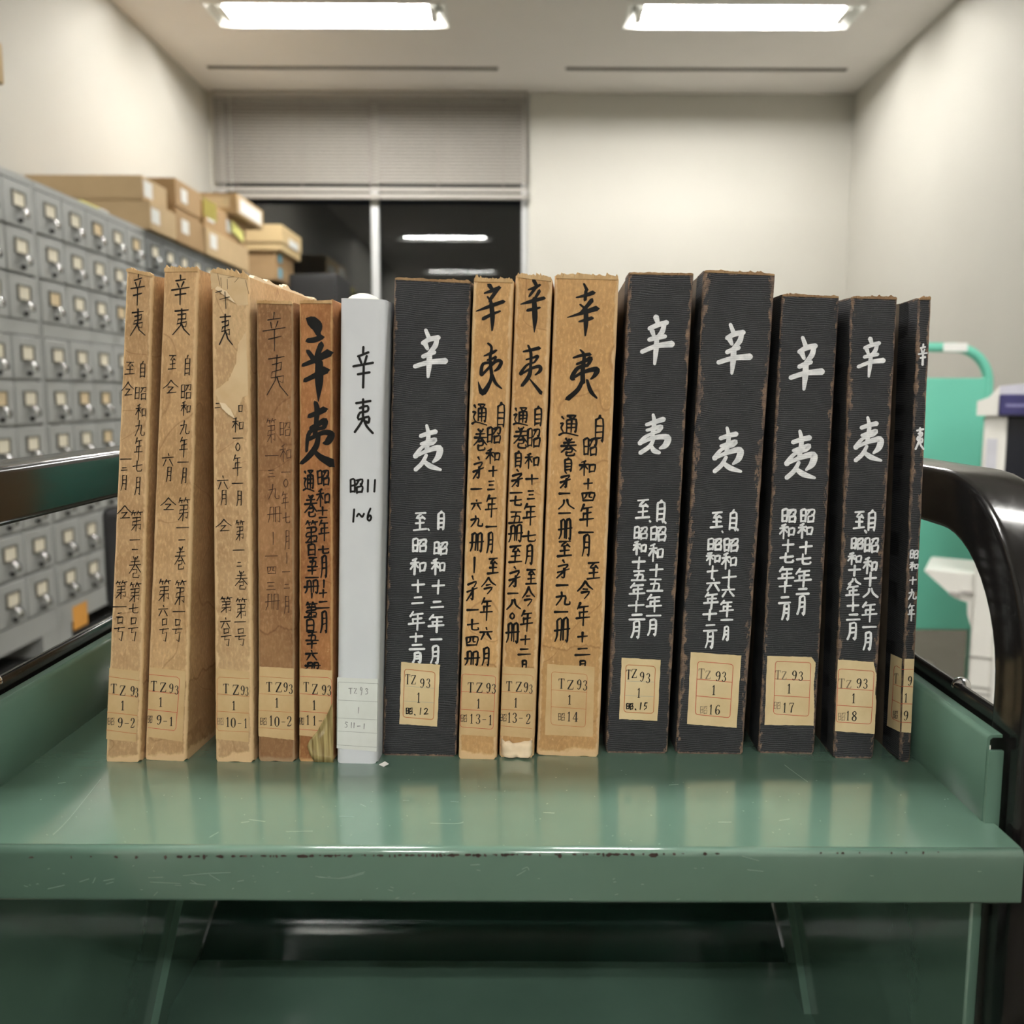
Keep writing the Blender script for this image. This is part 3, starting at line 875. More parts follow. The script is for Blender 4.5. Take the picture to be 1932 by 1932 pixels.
# ------------------------------------------------------------------ glyphs (0..100 box, y down)
G = {
 '辛': '50,0 50,16|26,22 74,15|36,27 43,42|68,24 57,42|8,50 95,41|28,68 78,61|52,46 52,100',
 '夷': '18,11 82,5|32,24 70,19 68,36 34,40 27,57 76,50 73,68 62,65|50,0 50,42 45,62 12,97|50,54 63,77 94,98',
 '自': '54,0 40,13|22,16 22,100|22,16 80,14 80,99 72,95|24,42 78,40|24,66 78,64|24,90 78,88',
 '至': '15,7 86,3|56,7 28,34 74,30|64,22 82,38|22,62 80,58|50,38 50,92|6,96 95,90',
 '仝': '52,0 30,32 4,58|52,2 70,26 98,50|34,50 66,47|66,47 36,86|28,89 86,84',
 '昭': '6,12 8,92|6,12 38,9 37,90|8,50 37,47|8,88 37,85|50,15 92,9 88,43 77,38|68,13 47,47|54,57 55,97|54,57 93,53 90,94|55,92 90,89',
 '和': '40,1 14,11|4,29 55,23|30,9 30,99|30,30 4,66|32,32 52,55|62,33 64,79|62,33 96,28 92,76|64,74 92,71',
 '九': '42,3 40,42 8,95|10,36 64,28 62,78 71,90 94,88 95,70',
 '年': '30,0 10,27|24,16 86,11|26,40 82,36|28,39 28,63|3,66 97,60|55,15 54,100',
 '七': '4,50 96,36|44,5 43,77 53,90 93,88 94,73',
 '月': '26,4 26,60 8,98|26,4 82,2 82,96 66,90|28,32 80,30|28,58 80,56',
 '日': '20,6 20,100|20,6 80,4 80,100|22,52 78,50',
 '一': '2,62 50,50 98,40', '二': '20,16 80,10|2,94 98,86', '三': '14,10 84,4|24,50 76,46|4,96 96,90',
 '四': '8,16 14,90|8,16 93,11 86,86|38,17 36,48 22,62|62,15 60,52 78,54|14,84 86,81',
 '五': '14,9 86,7|52,9 38,91|22,46 74,43 72,91|2,95 98,92',
 '六': '50,0 55,17|4,35 96,30|36,46 12,97|62,46 91,95',
 '八': '38,10 34,48 4,94|54,6 66,54 98,92',
 '十': '3,45 97,38|50,1 50,99', '〇': '50,2 14,30 10,66 48,98 84,72 88,34 54,3',
 '第': '20,1 7,20|16,11 45,9|30,11 34,24|62,0 49,19|58,9 95,7|74,9 80,23|16,34 82,31 79,48 20,52 14,70 86,65 82,90 70,84|48,32 48,100|46,68 10,97',
 '巻': '33,1 40,13|67,0 58,13|18,23 82,20|5,41 95,37|50,4 43,43 4,76|58,42 97,72|36,59 68,57 66,74 38,76|38,76 38,95 82,95 84,83',
 '号': '28,2 30,27|28,2 74,0 70,26|30,25 70,23|3,45 97,40|40,42 34,61 78,57 69,97 50,90',
 '冊': '18,6 18,68 5,98|18,6 44,4 44,93|58,4 58,93|58,4 85,2 85,97 74,90|1,50 99,43',
 '通': '13,8 22,18|5,40 22,38 10,62 22,80|3,93 30,84 98,97|42,4 86,2 64,17|54,11 70,20|40,26 40,80|40,26 88,24 88,82 79,77|42,44 86,42|42,61 86,59|64,24 64,82',
 '百': '3,8 97,4|50,8 42,26|24,28 24,98|24,28 78,26 78,98|26,60 76,58|26,94 76,92',
 '㐧': '46,0 56,13|12,34 84,22 64,45|6,66 92,48|56,46 56,96 40,90|52,62 6,99',
 '令': '50,0 32,28 3,57|50,2 68,26 99,48|36,46 64,44|24,66 76,62 46,99',
 '丨': '50,0 55,50 45,100', '、': '25,20 60,70 62,78',
 '口': '20,10 24,95|20,10 85,4 80,92|24,90 80,86',
 '1h': '62,0 40,100', '2h': '10,22 45,0 78,18 60,55 8,92|8,92 95,88', '5h': '40,4 28,46 70,44 80,75 30,98|42,4 95,0',
 '6h': '72,2 30,45 18,85 55,98 82,75 60,55 22,75', '~h': '0,80 22,15 50,55 75,85 100,10', '3h': '15,12 55,0 75,20 40,45 75,62 65,92 12,96', '9h': '75,18 40,0 20,28 45,45 76,20 66,60 45,100', 'Th': '0,6 100,2|50,4 50,100', 'Zh': '10,6 86,2 12,94 92,90', 'Sh': '82,10 40,0 20,25 60,48 78,75 45,98 10,88', '-h': '0,55 100,45',
}
# printed roman type: x,y,halfwidth triples
PR = {
 'T': '50,4,8 50,97,8|6,6,3.5 94,6,3.5|8,6,4 5,28,1.5|92,6,4 95,28,1.5|32,97,3 68,97,3',
 'Z': '12,6,3.5 88,6,3.5|84,8,8 16,93,8|10,96,3.5 90,96,3.5|12,6,4 8,28,1.5|88,96,4 93,74,1.5',
 '1': '52,4,8 52,97,8|24,97,3.5 80,97,3.5|50,6,6 22,20,4',
 '0': '50,3,3 20,20,7 14,50,9 20,80,7 50,97,3 80,80,7 86,50,9 80,20,7 50,3,3',
 '2': '22,26,8 28,10,5 52,3,4 78,14,7 78,36,8 52,62,5 18,92,4|18,94,6 62,94,7 84,86,4|84,86,4 88,74,2',
 '3': '20,18,7 34,5,4 58,4,4 76,20,8 68,40,6 46,48,3 72,56,6 82,76,8 66,94,5 36,97,4 18,84,7',
 '4': '66,3,8 66,97,8|62,6,4 12,70,3|10,72,3.5 92,72,3.5|46,97,3 86,97,3',
 '6': '78,14,7 60,3,3 32,18,6 18,52,9 24,84,8 50,97,4 78,82,8 80,62,8 56,46,3 28,58,5',
 '7': '14,6,5 88,6,5|88,8,4 56,50,7 46,97,9|14,6,4 10,26,2',
 '8': '50,3,4 24,14,7 26,34,8 52,48,7 80,66,9 74,90,7 48,97,4 20,86,7 22,64,8 52,46,5 76,30,7 72,10,6 50,3,4',
 '9': '24,86,7 42,97,3 68,82,6 82,46,9 76,16,8 50,3,4 22,18,8 20,38,8 44,54,3 72,42,5',
 '-': '5,50,5 95,50,5',
}
def raw(s): return [[tuple(float(v) for v in p.split(',')) for p in st.split()] for st in s.split('|')]
def norm_box(st):
    xs = [p[0] for s in st for p in s]; ys = [p[1] for s in st for p in s]
    x0_, y0_ = min(xs), min(ys); sx = 100 / (max(xs) - x0_); sy = 100 / (max(ys) - y0_)
    return [[((p[0] - x0_) * sx, (p[1] - y0_) * sy, p[2] * (sx * sy) ** .5) for p in s] for s in st]
# brush titles followed stroke by stroke (coordinates of the strokes, then half width)
B = {
 'B辛a': '455,258,28 495,300,30 505,352,17 528,382,12|430,402,14 480,397,16 535,376,14|528,432,17 505,490,16 488,545,14|432,480,13 480,548,16|396,580,12 480,545,16 584,490,22|410,690,14 480,656,16 560,614,22|512,556,20 512,700,21 506,842,4',
 'B夷a': '440,946,14 500,922,16 550,895,18|485,850,13 496,900,16 490,980,14 480,1085,14|450,1032,12 500,1006,14 552,980,17 545,1030,13|548,1030,10 442,1062,12 420,1200,9|440,1112,12 540,1065,14 598,1078,18 572,1130,18 540,1142,8|506,1080,13 490,1160,16 440,1232,16 384,1286,12|470,1192,12 520,1242,18 600,1286,24',
 'B辛b': '785,150,13 815,192,10|750,206,6 800,190,10 860,165,10|855,166,10 800,240,10 785,270,6|772,232,6 800,270,8|690,336,4 790,300,10 890,265,10|740,390,10 800,360,9 865,335,6|800,280,12 808,380,13 805,476,6',
 'B夷b': '745,662,4 800,640,9 836,620,6|775,570,7 800,600,8 790,680,9 800,790,10|770,692,6 810,680,7 832,668,7 815,710,6|815,710,7 740,720,9 725,790,10 735,802,7|735,796,8 830,702,9 870,706,10 850,750,10 820,772,5|800,790,9 790,850,10 735,932,14 704,850,3|805,800,9 830,860,9 874,900,5',
 'B辛c': '260,115,11 285,160,10|220,180,5 265,166,9 306,145,7|275,165,8 240,210,8 225,232,5|300,190,10 265,250,8|165,286,4 240,265,10 336,240,9|215,330,9 265,320,9 306,310,6|262,250,12 268,380,14 263,492,3',
 'B夷c': '185,632,6 240,620,9 300,605,10|220,588,7 240,650,9 235,760,8|205,690,5 255,676,7 290,665,8 265,710,6|265,710,6 210,730,7 165,790,9 176,796,6|170,796,6 240,755,8 300,740,10 306,770,10 270,802,5|240,740,9 225,810,12 175,880,10|228,828,4 270,880,8 313,933,10',
 'B辛d': '626,138,7 648,185,10|570,236,5 640,220,10 695,200,12|640,190,10 634,255,10|682,258,12 620,330,9 588,352,4|598,288,6 640,322,8|505,382,4 610,350,10 720,315,14|590,412,6 640,400,10 686,385,10|640,320,12 640,420,13 635,516,6',
 'B夷d': '550,676,6 600,660,9 665,650,10|598,618,6 625,660,10 615,760,12 615,860,13|575,722,8 630,700,10 670,680,12 655,722,10|650,730,10 580,752,11 540,820,12 556,832,8|545,826,8 620,780,10 710,760,14 700,800,12 670,832,6|610,850,12 580,910,13 510,976,14|645,840,8 670,920,11 712,970,6',
 'P辛': '318,475,10 342,530,12|298,570,12 350,542,14 412,530,14|318,575,14 336,612,10|400,535,12 388,590,14 345,640,10|303,666,12 350,646,13 386,634,12|248,736,13 350,706,14 466,696,17|350,640,14 350,720,15 345,812,9',
 'P夷': '283,1246,12 340,1226,13 392,1214,14|325,1168,9 340,1240,12 330,1350,12|288,1302,9 345,1282,11 390,1270,12 370,1300,10|370,1300,9 296,1326,10 250,1392,14|253,1392,9 330,1352,12 420,1330,16 416,1390,16 378,1432,8|330,1380,10 300,1440,12 254,1486,12|308,1420,10 360,1460,14 437,1486,8',
 'P辛2': '408,380,16 425,430,12|365,465,13 420,440,14 488,420,14|385,480,14 400,520,10|470,430,12 455,490,14 420,530,10|365,545,12 420,530,14 480,520,12|318,632,13 420,590,14 530,575,18|420,540,13 418,620,14 412,720,9',
 'P夷2': '340,1165,10 400,1145,13 460,1125,14|385,1092,9 395,1150,12 385,1250,12|345,1205,9 400,1190,11 445,1180,12 425,1215,10|420,1215,9 340,1250,10 300,1300,13|305,1300,9 390,1260,12 490,1255,16 480,1310,16 440,1335,8|395,1270,10 370,1320,12 305,1368,12|385,1320,9 400,1350,14 440,1366,10',
}
BN = {k: norm_box(raw(v)) for k, v in B.items()}
GN = {k: [[(p[0], p[1]) for p in s] for s in raw(v)] for k, v in G.items()}
PN = {k: raw(v) for k, v in PR.items()}
_gr = random.Random(77)
LIFT_T = .00016
def glyph(V, Fc, g, cx, cy, w, h, place, style, sk=0.0, lift=LIFT_T, hwk=1.0):
    """draw one character centred at a picture position (px) with its box size"""
    sz = (max(w, 4) * max(h, 4)) ** .5
    def pt(x, y): 
        yy = cy + (y - 50) / 100 * h
        return (cx + (x - 50) / 100 * w - sk * (y - 50) / 100 * h, yy)
    li = lift
    if g in BN:
        for s in BN[g]:
            li += 2e-6
            mw = sum(p[2] for p in s) / len(s)
            ribbon(V, Fc, [pt(p[0], p[1]) + (p[2] * (p[2] / mw) ** .35 / 100 * sz * hwk * 1.25,) for p in s], place, li, True, 5, True, g[0] == 'B')
        return
    if style == 'print':
        for s in PN[g]:
            li += 2e-6
            ribbon(V, Fc, [pt(p[0], p[1]) + (p[2] / 100 * (w * h) ** .5 * 1.05 * hwk,) for p in s], place, li, len(s) > 2, 4, True)
        return
    for s in GN[g]:
        li += 2e-6
        n = len(s); pts = []
        for i, p in enumerate(s):
            x, y = p[0] + _gr.uniform(-2.2, 2.2), p[1] + _gr.uniform(-2.2, 2.2)
            f = i / max(n - 1, 1)
            if style == 'pen': hw = .92 * hwk * (1.08 - .35 * f) * _gr.uniform(.85, 1.15)
            elif style == 'brush': hw = hwk * 2.3 * (1.0 - .42 * f) * _gr.uniform(.8, 1.25)
            elif style == 'marker': hw = hwk * 2.35
            else: hw = hwk * 1.8 * _gr.uniform(.75, 1.2)
            pts.append(pt(x, y) + (hw,))
        if style == 'brush' and n == 2:
            a, b = pts; m = ((a[0] + b[0]) / 2, (a[1] + b[1]) / 2, a[2] * .70); pts = [a, m, b]
        ribbon(V, Fc, pts, place, li, n > 2 and style != 'pen' or g == '〇', 3 if n > 2 else 2)

# picture regions in which the writing was measured: origin x, y and scale
REG = {'A': (190, 490, .25884), 'B': (190, 970, .25884), 'C': (470, 540, .25884), 'D': (470, 970, .25884),
       'E': (720, 500, .25884), 'F': (720, 950, .25884), 'G': (940, 500, .25884), 'H': (940, 950, .25884),
       'I': (1130, 500, .25888), 'J': (1130, 930, .2692), 'K': (1410, 530, .2433), 'L': (1410, 930, .2691)}
def parse(txt):
    out = []; reg = None
    for tok in txt.split():
        if tok.endswith(':'): reg = REG[tok[:-1]]; continue
        g, a = tok.split('@'); v = [float(x) for x in a.split(',')]
        k = reg[2]
        out.append((g, reg[0] + v[0] * k, reg[1] + v[1] * k, v[2] * k, v[3] * k))
    return out

# ------------------------------------------------------------------ book materials
M_INK = simple('black_ink', rgb(11, 10, 10), .55, 0, .2, .1, 300)
M_INK_PEN = simple('pen_ink', rgb(20, 16, 13), .6, 0, .2, .1, 300)
M_INK_BROWN = simple('faded_pen_ink', rgb(62, 38, 22), .6, 0, .3, .1, 300)
M_MARKER = simple('marker_black', rgb(8, 8, 8), .4, 0, .35, .1, 300)
M_PENCIL = simple('pencil_grey', rgb(130, 130, 130), .7, 0, .3, .1, 300)
M_PRINT = simple('stamp_ink', rgb(44, 40, 36), .7, 0, .2, .1, 300)
M_PRINT2 = simple('stamp_ink_faint', rgb(128, 112, 92), .8, 0, .2, .1, 300)
M_RED = simple('label_red_line', rgb(196, 84, 66), .8, 0, .2, .1, 300)
M_ORLINE = simple('label_orange_line', rgb(190, 112, 70), .8, 0, .2, .1, 300)
M_GREYLINE = simple('label_grey_line', rgb(160, 162, 158), .8, 0, .2, .1, 300)
def m_white_paint():
    t = NT('white_paint'); co = t.coord(); n = t.noise(co, 260, 3)
    z = t.sep(co)[2]
    s = t.math('SINE', t.math('MULTIPLY', z, 7392.0))
    t.col(t.mix(t.rng(n, .32, .68), rgb(212, 214, 217), rgb(246, 246, 247)))
    t.rough(.6); t.bump(s, .25, .0001); return t.m
M_WPAINT = m_white_paint()
def m_label(name, c, c2):
    t = NT(name); co = t.coord()
    n = t.noise(co, 70, 4); f = t.noise(co, 900, 2)
    t.col(t.mix(t.rng(n, .35, .65), c, c2)); t.rough(.7); t.spec(.25); t.bump(f, .05, .0002); return t.m
M_LAB = m_label('label_paper', rgb(214, 190, 146), rgb(226, 204, 162))
M_LAB_TAN = m_label('label_paper_aged', rgb(196, 164, 118), rgb(208, 179, 134))
M_LAB_W = m_label('label_paper_white', rgb(218, 220, 214), rgb(226, 228, 224))
M_PAGES = None
def m_pages():
    t = NT('page_edges'); co = t.coord()
    n = t.noise(t.mapping(co, (2600, 30, 4)), 1.0, 3)
    t.col(t.mix(t.rng(n, .35, .65), rgb(176, 150, 112), rgb(214, 192, 152))); t.rough(.9); t.spec(.2); return t.m
M_PAGES = m_pages()
M_FRAY = m_label('torn_paper_fibre', rgb(190, 152, 104), rgb(218, 186, 140))
M_PEEL = m_label('peeled_board_layer', rgb(208, 178, 136), rgb(220, 194, 154))
M_PEEL_W = m_label('torn_paper_edge_pale', rgb(232, 208, 172), rgb(240, 222, 192))

def m_tan(name, c, dark, w, seed, wear=1.0, stain=.048, cream=rgb(226, 196, 152)):
    t = NT(name); uv = t.coord('UV'); s = t.sep(uv); u, v = s[0], s[1]
    P = t.comb(u, v, seed * 3.7)
    big = t.noise(P, 24, 4); mid = t.noise(P, 110, 5, .6); fib = t.noise(t.mapping(P, (1, .45, 1)), 800, 3, .6)
    col = t.mix(t.rng(t.math('ADD', t.math('MULTIPLY', big, .6), t.math('MULTIPLY', mid, .4)), .38, .6), dark, c)
    lite = tuple(min(1, x * 1.22 + .015) for x in c[:3]) + (1,)
    col = t.mix(t.rng(fib, .5, .72, 0, .75), col, lite)
    col = t.mix(t.rng(fib, .3, .46, .35, 0), col, tuple(x * .62 for x in c[:3]) + (1,))
    # tide marks of old water stains
    n2 = t.noise(t.comb(u, v, seed * 1.3 + 5), 16, 2, .5, .4)
    d = t.math('ABSOLUTE', t.math('SUBTRACT', n2, .53))
    col = t.mix(t.rng(d, 0, .0055, .42, 0, True), col, tuple(x * f for x, f in zip(dark[:3], (.52, .42, .34))) + (1,))
    col = t.mix(t.rng(n2, .53, .56, 0, .14), col, tuple(x * .6 for x in dark[:3]) + (1,))
    # damp line above the call label
    sv = t.math('ADD', stain, t.math('MULTIPLY', t.math('SUBTRACT', t.noise(t.comb(u, 0.0, seed * 2.2), 90, 3), .5), .016))
    ds = t.math('SUBTRACT', v, sv)
    col = t.mix(t.rng(t.math('ABSOLUTE', ds), 0, .0009, .5, 0, True), col, tuple(x * f for x, f in zip(dark[:3], (.5, .4, .3))) + (1,))
    col = t.mix(t.rng(ds, -.0004, .0004, .22, 0), col, tuple(x * .66 for x in dark[:3]) + (1,))
    # fine pale creases and scuffs
    sc_ = t.noise(t.comb(t.math('MULTIPLY', u, 2.6), v, seed + 9), 210, 6, .75, 1.2)
    col = t.mix(t.rng(sc_, .60, .70, 0, .8), col, cream)
    # rubbed vertical edges and ends
    e = t.math('ABSOLUTE', t.math('SUBTRACT', t.math('ABSOLUTE', u), w / 2))
    thr = t.math('MULTIPLY', t.math('SUBTRACT', t.noise(P, 160, 4, .6), .22),   .0042 * wear)
    em = t.rng(t.math('SUBTRACT', e, thr), -.0004, .0005, 1, 0)
    thr2 = t.math('MULTIPLY', t.math('SUBTRACT', t.noise(P, 90, 4, .6), .2), .011 * wear)
    bmk = t.rng(t.math('SUBTRACT', v, thr2), -.0006, .0008, 1, 0)
    col = t.mix(t.math('MULTIPLY', t.math('MAXIMUM', em, bmk), .85), col, cream)
    t.col(col); t.rough(.72); t.spec(.25)
    t.bump(t.math('ADD', mid, t.math('MULTIPLY', fib, .5)), .12, .0006)
    return t.m
def m_cloth(name, w, seed, wear=1.0, H=.22):
    t = NT(name); uv = t.coord('UV'); s = t.sep(uv); u, v = s[0], s[1]
    P = t.comb(u, v, seed * 2.9)
    wob = t.noise(t.comb(t.math('MULTIPLY', u, .7), v, seed), 60, 2, .5)
    fine = t.noise(t.comb(t.math('MULTIPLY', u, .12), v, seed), 2400, 2, .6)
    ph = t.math('MULTIPLY', t.math('ADD', v, t.math('MULTIPLY', wob, .0042)), 7200.0)
    rib = t.math('SINE', ph)
    h = t.math('ADD', t.math('MULTIPLY', rib, .5), t.math('MULTIPLY', fine, .8))
    col = t.mix(t.rng(h, -.1, 1.0), rgb(17, 18, 20), rgb(68, 69, 72))
    weave = t.noise(P, 1500, 2); col = t.mix(t.rng(weave, .62, .8, 0, .6), col, rgb(112, 110, 108))
    big = t.noise(P, 20, 3); col = t.mix(t.rng(big, .35, .7, 0, .35), col, rgb(30, 30, 33))
    e = t.math('ABSOLUTE', t.math('SUBTRACT', t.math('ABSOLUTE', u), w / 2))
    nz = t.noise(t.comb(u, t.math('MULTIPLY', v, .45), seed + 3), 420, 5, .72)
    lowf = t.noise(t.comb(0.0, v, seed), 34, 3)
    thr = t.math('ADD', t.math('MULTIPLY', t.math('SUBTRACT', nz, .46), .0085 * wear), t.math('MULTIPLY', t.math('SUBTRACT', lowf, .36), .0042 * wear))
    em = t.rng(t.math('SUBTRACT', e, thr), -.00025, .00025, 1, 0)
    top = t.math('SUBTRACT', H, v)
    em2 = t.rng(t.math('SUBTRACT', top, t.math('MULTIPLY', t.math('SUBTRACT', nz, .3), .004)), -.0002, .0003, 1, 0)
    em3 = t.rng(t.math('SUBTRACT', v, t.math('MULTIPLY', t.math('SUBTRACT', nz, .3), .003)), -.0002, .0003, 1, 0)
    em = t.math('MAXIMUM', em, t.math('MAXIMUM', em2, em3))
    wcol = t.mix(t.rng(t.noise(P, 240, 4), .38, .62), rgb(78, 68, 64), rgb(128, 106, 88))
    col = t.mix(em, col, wcol)
    sp = t.noise(t.comb(t.math('MULTIPLY', u, .25), v, seed + 11), 900, 3, .7)
    col = t.mix(t.rng(sp, .74, .80, 0, .5), col, rgb(120, 116, 112))
    t.col(col); t.rough(.62); t.spec(.3); t.bump(h, .35, .00018)
    return t.m
M_BOARD_DK = m_label('board_paper_dark', rgb(92, 80, 66), rgb(108, 95, 80))
def m_binder():
    t = NT('binder_white'); co = t.coord(); n = t.noise(co, 30, 3)
    t.col(t.mix(t.rng(n, .3, .7), rgb(214, 217, 222), rgb(222, 225, 229))); t.rough(.42); t.spec(.45); return t.m
M_BINDER = m_binder()
M_BINDER_IN = simple('binder_insert_cream', rgb(232, 226, 208), .5, 0, .4, .02)
def m_tape():
    t = NT('old_film_tape'); uv = t.coord()
    s = t.sep(uv); n = t.noise(t.comb(t.math('MULTIPLY', s[0], 900.0), t.math('MULTIPLY', s[2], 30.0), 0.0), 1.0, 4)
    t.col(t.mix(t.rng(n, .35, .65), rgb(120, 98, 56), rgb(196, 176, 120))); t.rough(.25); t.spec(.6); return t.m
M_TAPE = m_tape()
# ------------------------------------------------------------------ books
BOOK_D = .150
BOOKS = {}
class Book: pass
def lay_out(quad, yaw):
    """pose of a volume on the tray: quad = TL, TR, BR, BL of the spine in picture px"""
    b = Book()
    TL, TR, BR, BL = quad
    pbl, pbr = on_z(*BL, ZS), on_z(*BR, ZS)
    th = -math.radians(yaw)
    ax = Vector((math.cos(th), math.sin(th), 0)); ay = Vector((-math.sin(th), math.cos(th), 0))
    mid = (pbl + pbr) / 2
    b.n = ay; b.p0 = mid
    # where the picture rays of the corners meet the spine plane
    def loc(p):
        q = on_plane(p[0], p[1], mid, ay) - mid; return q.dot(ax), q.z
    xl, _ = loc(BL); xr, _ = loc(BR)
    b.root_p = mid + ax * xl; b.root_p.z = ZS; b.yaw = th
    b.w = xr - xl
    tl, tr_ = loc(TL), loc(TR)
    b.xTL, b.xTR = tl[0] - xl, tr_[0] - xl
    b.HL, b.HR = tl[1], tr_[1]
    b.H = (b.HL + b.HR) / 2
    b.mw = Matrix.Translation(b.root_p) @ Matrix.Rotation(th, 4, 'Z')
    b.inv = b.mw.inverted()
    return b
def place_fn(b, y=0.0):
    pl = b.root_p + b.n * y
    def f(px, py, lift):
        q = b.inv @ on_plane(px, py, pl - b.n * lift, b.n); return (q.x, q.y, q.z)
    return f
def warp(b, x, y, z):
    f = z / b.H
    xl = b.xTL * f; xr = b.w + (b.xTR - b.w) * f
    hz = (b.HL + (b.HR - b.HL) * max(0, min(1, x / b.w))) / b.H
    return (xl + (xr - xl) * x / b.w, y, z * (1 + (hz - 1)))
def cover_mesh(b, prof, name, mat, parent, seed, jag=.0006, nz=36, closed=True, z0=0.0, z1=None, rough=.00022):
    """extrude a profile ((x, y, u) list, u = unrolled coordinate) up the book with ragged ends"""
    z1 = b.H if z1 is None else z1
    V, Fc, UV = [], [], []
    m = len(prof)
    for j in range(nz + 1):
        f = j / nz; z = z0 + (z1 - z0) * f
        for (x, y, u) in prof:
            edge = min(abs(x), abs(x - b.w))
            k = rough if (y < .004 and edge < .0025) else 0.0
            n = mnoise.noise(Vector((x * 300 + seed * 7, y * 300, z * 240)))
            zz = z
            if j == nz: zz += jag * (mnoise.noise(Vector((u * 260, seed * 3.1, 1.5))) - .25)
            if j == 0: zz += max(0, jag * .5 * (mnoise.noise(Vector((u * 260, seed * 3.1, 7.5))))) + (.0008 if edge < .0008 and y < .002 else 0)
            V.append(warp(b, x + n * k, y + abs(n) * k * .6, zz)); UV.append((u, zz))
    for j in range(nz):
        for i in range(m if closed else m - 1):
            a = j * m + i; c = j * m + (i + 1) % m
            Fc.append((a, c, c + m, a + m))
    Fc.append(tuple(range(m - 1, -1, -1))); Fc.append(tuple(range(nz * m, nz * m + m)))
    me = bpy.data.meshes.new(name); me.from_pydata(V, [], Fc); me.update()
    uvl = me.uv_layers.new(name='UVMap')
    for lp in me.loops: uvl.data[lp.index].uv = UV[lp.vertex_index]
    bm = bmesh.new(); bm.from_mesh(me); bmesh.ops.recalc_face_normals(bm, faces=bm.faces[:]); bm.to_mesh(me); bm.free()
    for p in me.polygons: p.use_smooth = len(p.vertices) == 4
    try: me.set_sharp_from_angle(angle=math.radians(40))
    except Exception: pass
    return obj(name, me, mat, parent)
def u_profile(w, d, t, r, ns=10):
    """U-shaped wrap open at the fore edge; u = 0 at the middle of the spine"""
    P = []
    L_ = [(0, d), (0, d * .5), (0, .02), (0, r * 1.6)]
    for x, y in L_: P.append((x, y, -w / 2 - y))
    for i in range(5):
        a = math.pi + (math.pi / 2) * i / 4
        x, y = r + r * math.cos(a), r + r * math.sin(a); P.append((x, y, -w / 2 + x - y))
    for i in range(1, ns): x = r + (w - 2 * r) * i / ns; P.append((x, 0, x - w / 2))
    for i in range(5):
        a = 1.5 * math.pi + (math.pi / 2) * i / 4
        x, y = w - r + r * math.cos(a), r + r * math.sin(a); P.append((x, y, x - w / 2 + y))
    for y in (r * 1.6, .02, d * .5, d): P.append((w, y, w / 2 + y))
    for x, y in ((w - t, d), (w - t, t + .002), (t, t + .002), (t, d)): P.append((x, y, (x - w / 2) * .98))
    return P
def slab(b, x0, x1, y0, y1, z0, z1, name, mat, parent, nz=3, seed=0):
    V, Fc = [], []
    for j in range(nz + 1):
        z = z0 + (z1 - z0) * j / nz
        for x, y in ((x0, y0), (x1, y0), (x1, y1), (x0, y1)): V.append(warp(b, x, y, z))
    for j in range(nz):
        for i in range(4): Fc.append((j*4+i, j*4+(i+1) % 4, j*4+4+(i+1) % 4, j*4+4+i))
    Fc += [(3, 2, 1, 0), tuple(nz*4 + k for k in range(4))]
    return mesh(name, V, Fc, mat, parent)
def fringe(b, parent, mat, x0, x1, amp, seed, y0=-.0003, y1=.002, n=44, zb=-.0012, side=None, ylen=.1):
    """torn fibres standing along the head of the spine (or, with side, along a board)"""
    r = random.Random(seed); V, Fc = [], []
    hs = []
    h = 0
    for i in range(n + 1):
        h = .55 * h + .45 * r.uniform(0, 1) * (1.6 if r.random() < .22 else .6); hs.append(h)
    hs[0] *= .3; hs[-1] *= .3
    for i in range(n + 1):
        f = i / n
        if side is None:
            x = x0 + (x1 - x0) * f
            for yy, k in ((y0, 0), (y0 - .0003 * r.random(), 1), (y1, 1), (y1, 0)):
                z = b.H + (zb if k == 0 else amp * hs[i] * (1 if yy < 0 else .7) - .0002)
                V.append(warp(b, x, yy, z))
        else:
            y = x0 + (x1 - x0) * f
            for xx, k in ((side - .0012, 0), (side - .0012, 1), (side + .0012, 1), (side + .0012, 0)):
                z = b.H + (zb if k == 0 else amp * hs[i] - .0002)
                V.append(warp(b, xx, y, z))
    for i in range(n):
        for k in range(4): Fc.append((i*4+k, i*4+(k+1) % 4, i*4+4+(k+1) % 4, i*4+4+k))
    Fc += [(3, 2, 1, 0), tuple(n*4 + k for k in range(4))]
    return mesh('torn_edge', V, Fc, mat, parent)
def patch(b, pts, name, mat, parent, lift, th=.00012, jit=0.0, seed=0, sub=8, place=None):
    """thin flat piece stuck on the spine, outline in picture px"""
    r = random.Random(seed); place = place or place_fn(b)
    out = []
    n = len(pts)
    for i in range(n):
        a, c = pts[i], pts[(i+1) % n]
        for k in range(sub):
            f = k / sub; out.append((a[0] + (c[0]-a[0])*f + r.uniform(-jit, jit), a[1] + (c[1]-a[1])*f + r.uniform(-jit, jit)))
    m = len(out)
    V = [place(x, y, lift) for x, y in out] + [place(x, y, lift - th) for x, y in out]
    Fc = [tuple(range(m)), tuple(range(2*m - 1, m - 1, -1))] + [(i, m + i, m + (i+1) % m, (i+1) % m) for i in range(m)]
    o = mesh(name, V, Fc, mat, parent)
    bm = bmesh.new(); bm.from_mesh(o.data); bmesh.ops.recalc_face_normals(bm, faces=bm.faces[:]); bm.to_mesh(o.data); bm.free()
    return o
def rp(reg, pts):
    x0_, y0_, k = REG[reg]; return [(x0_ + x * k, y0_ + y * k) for x, y in pts]
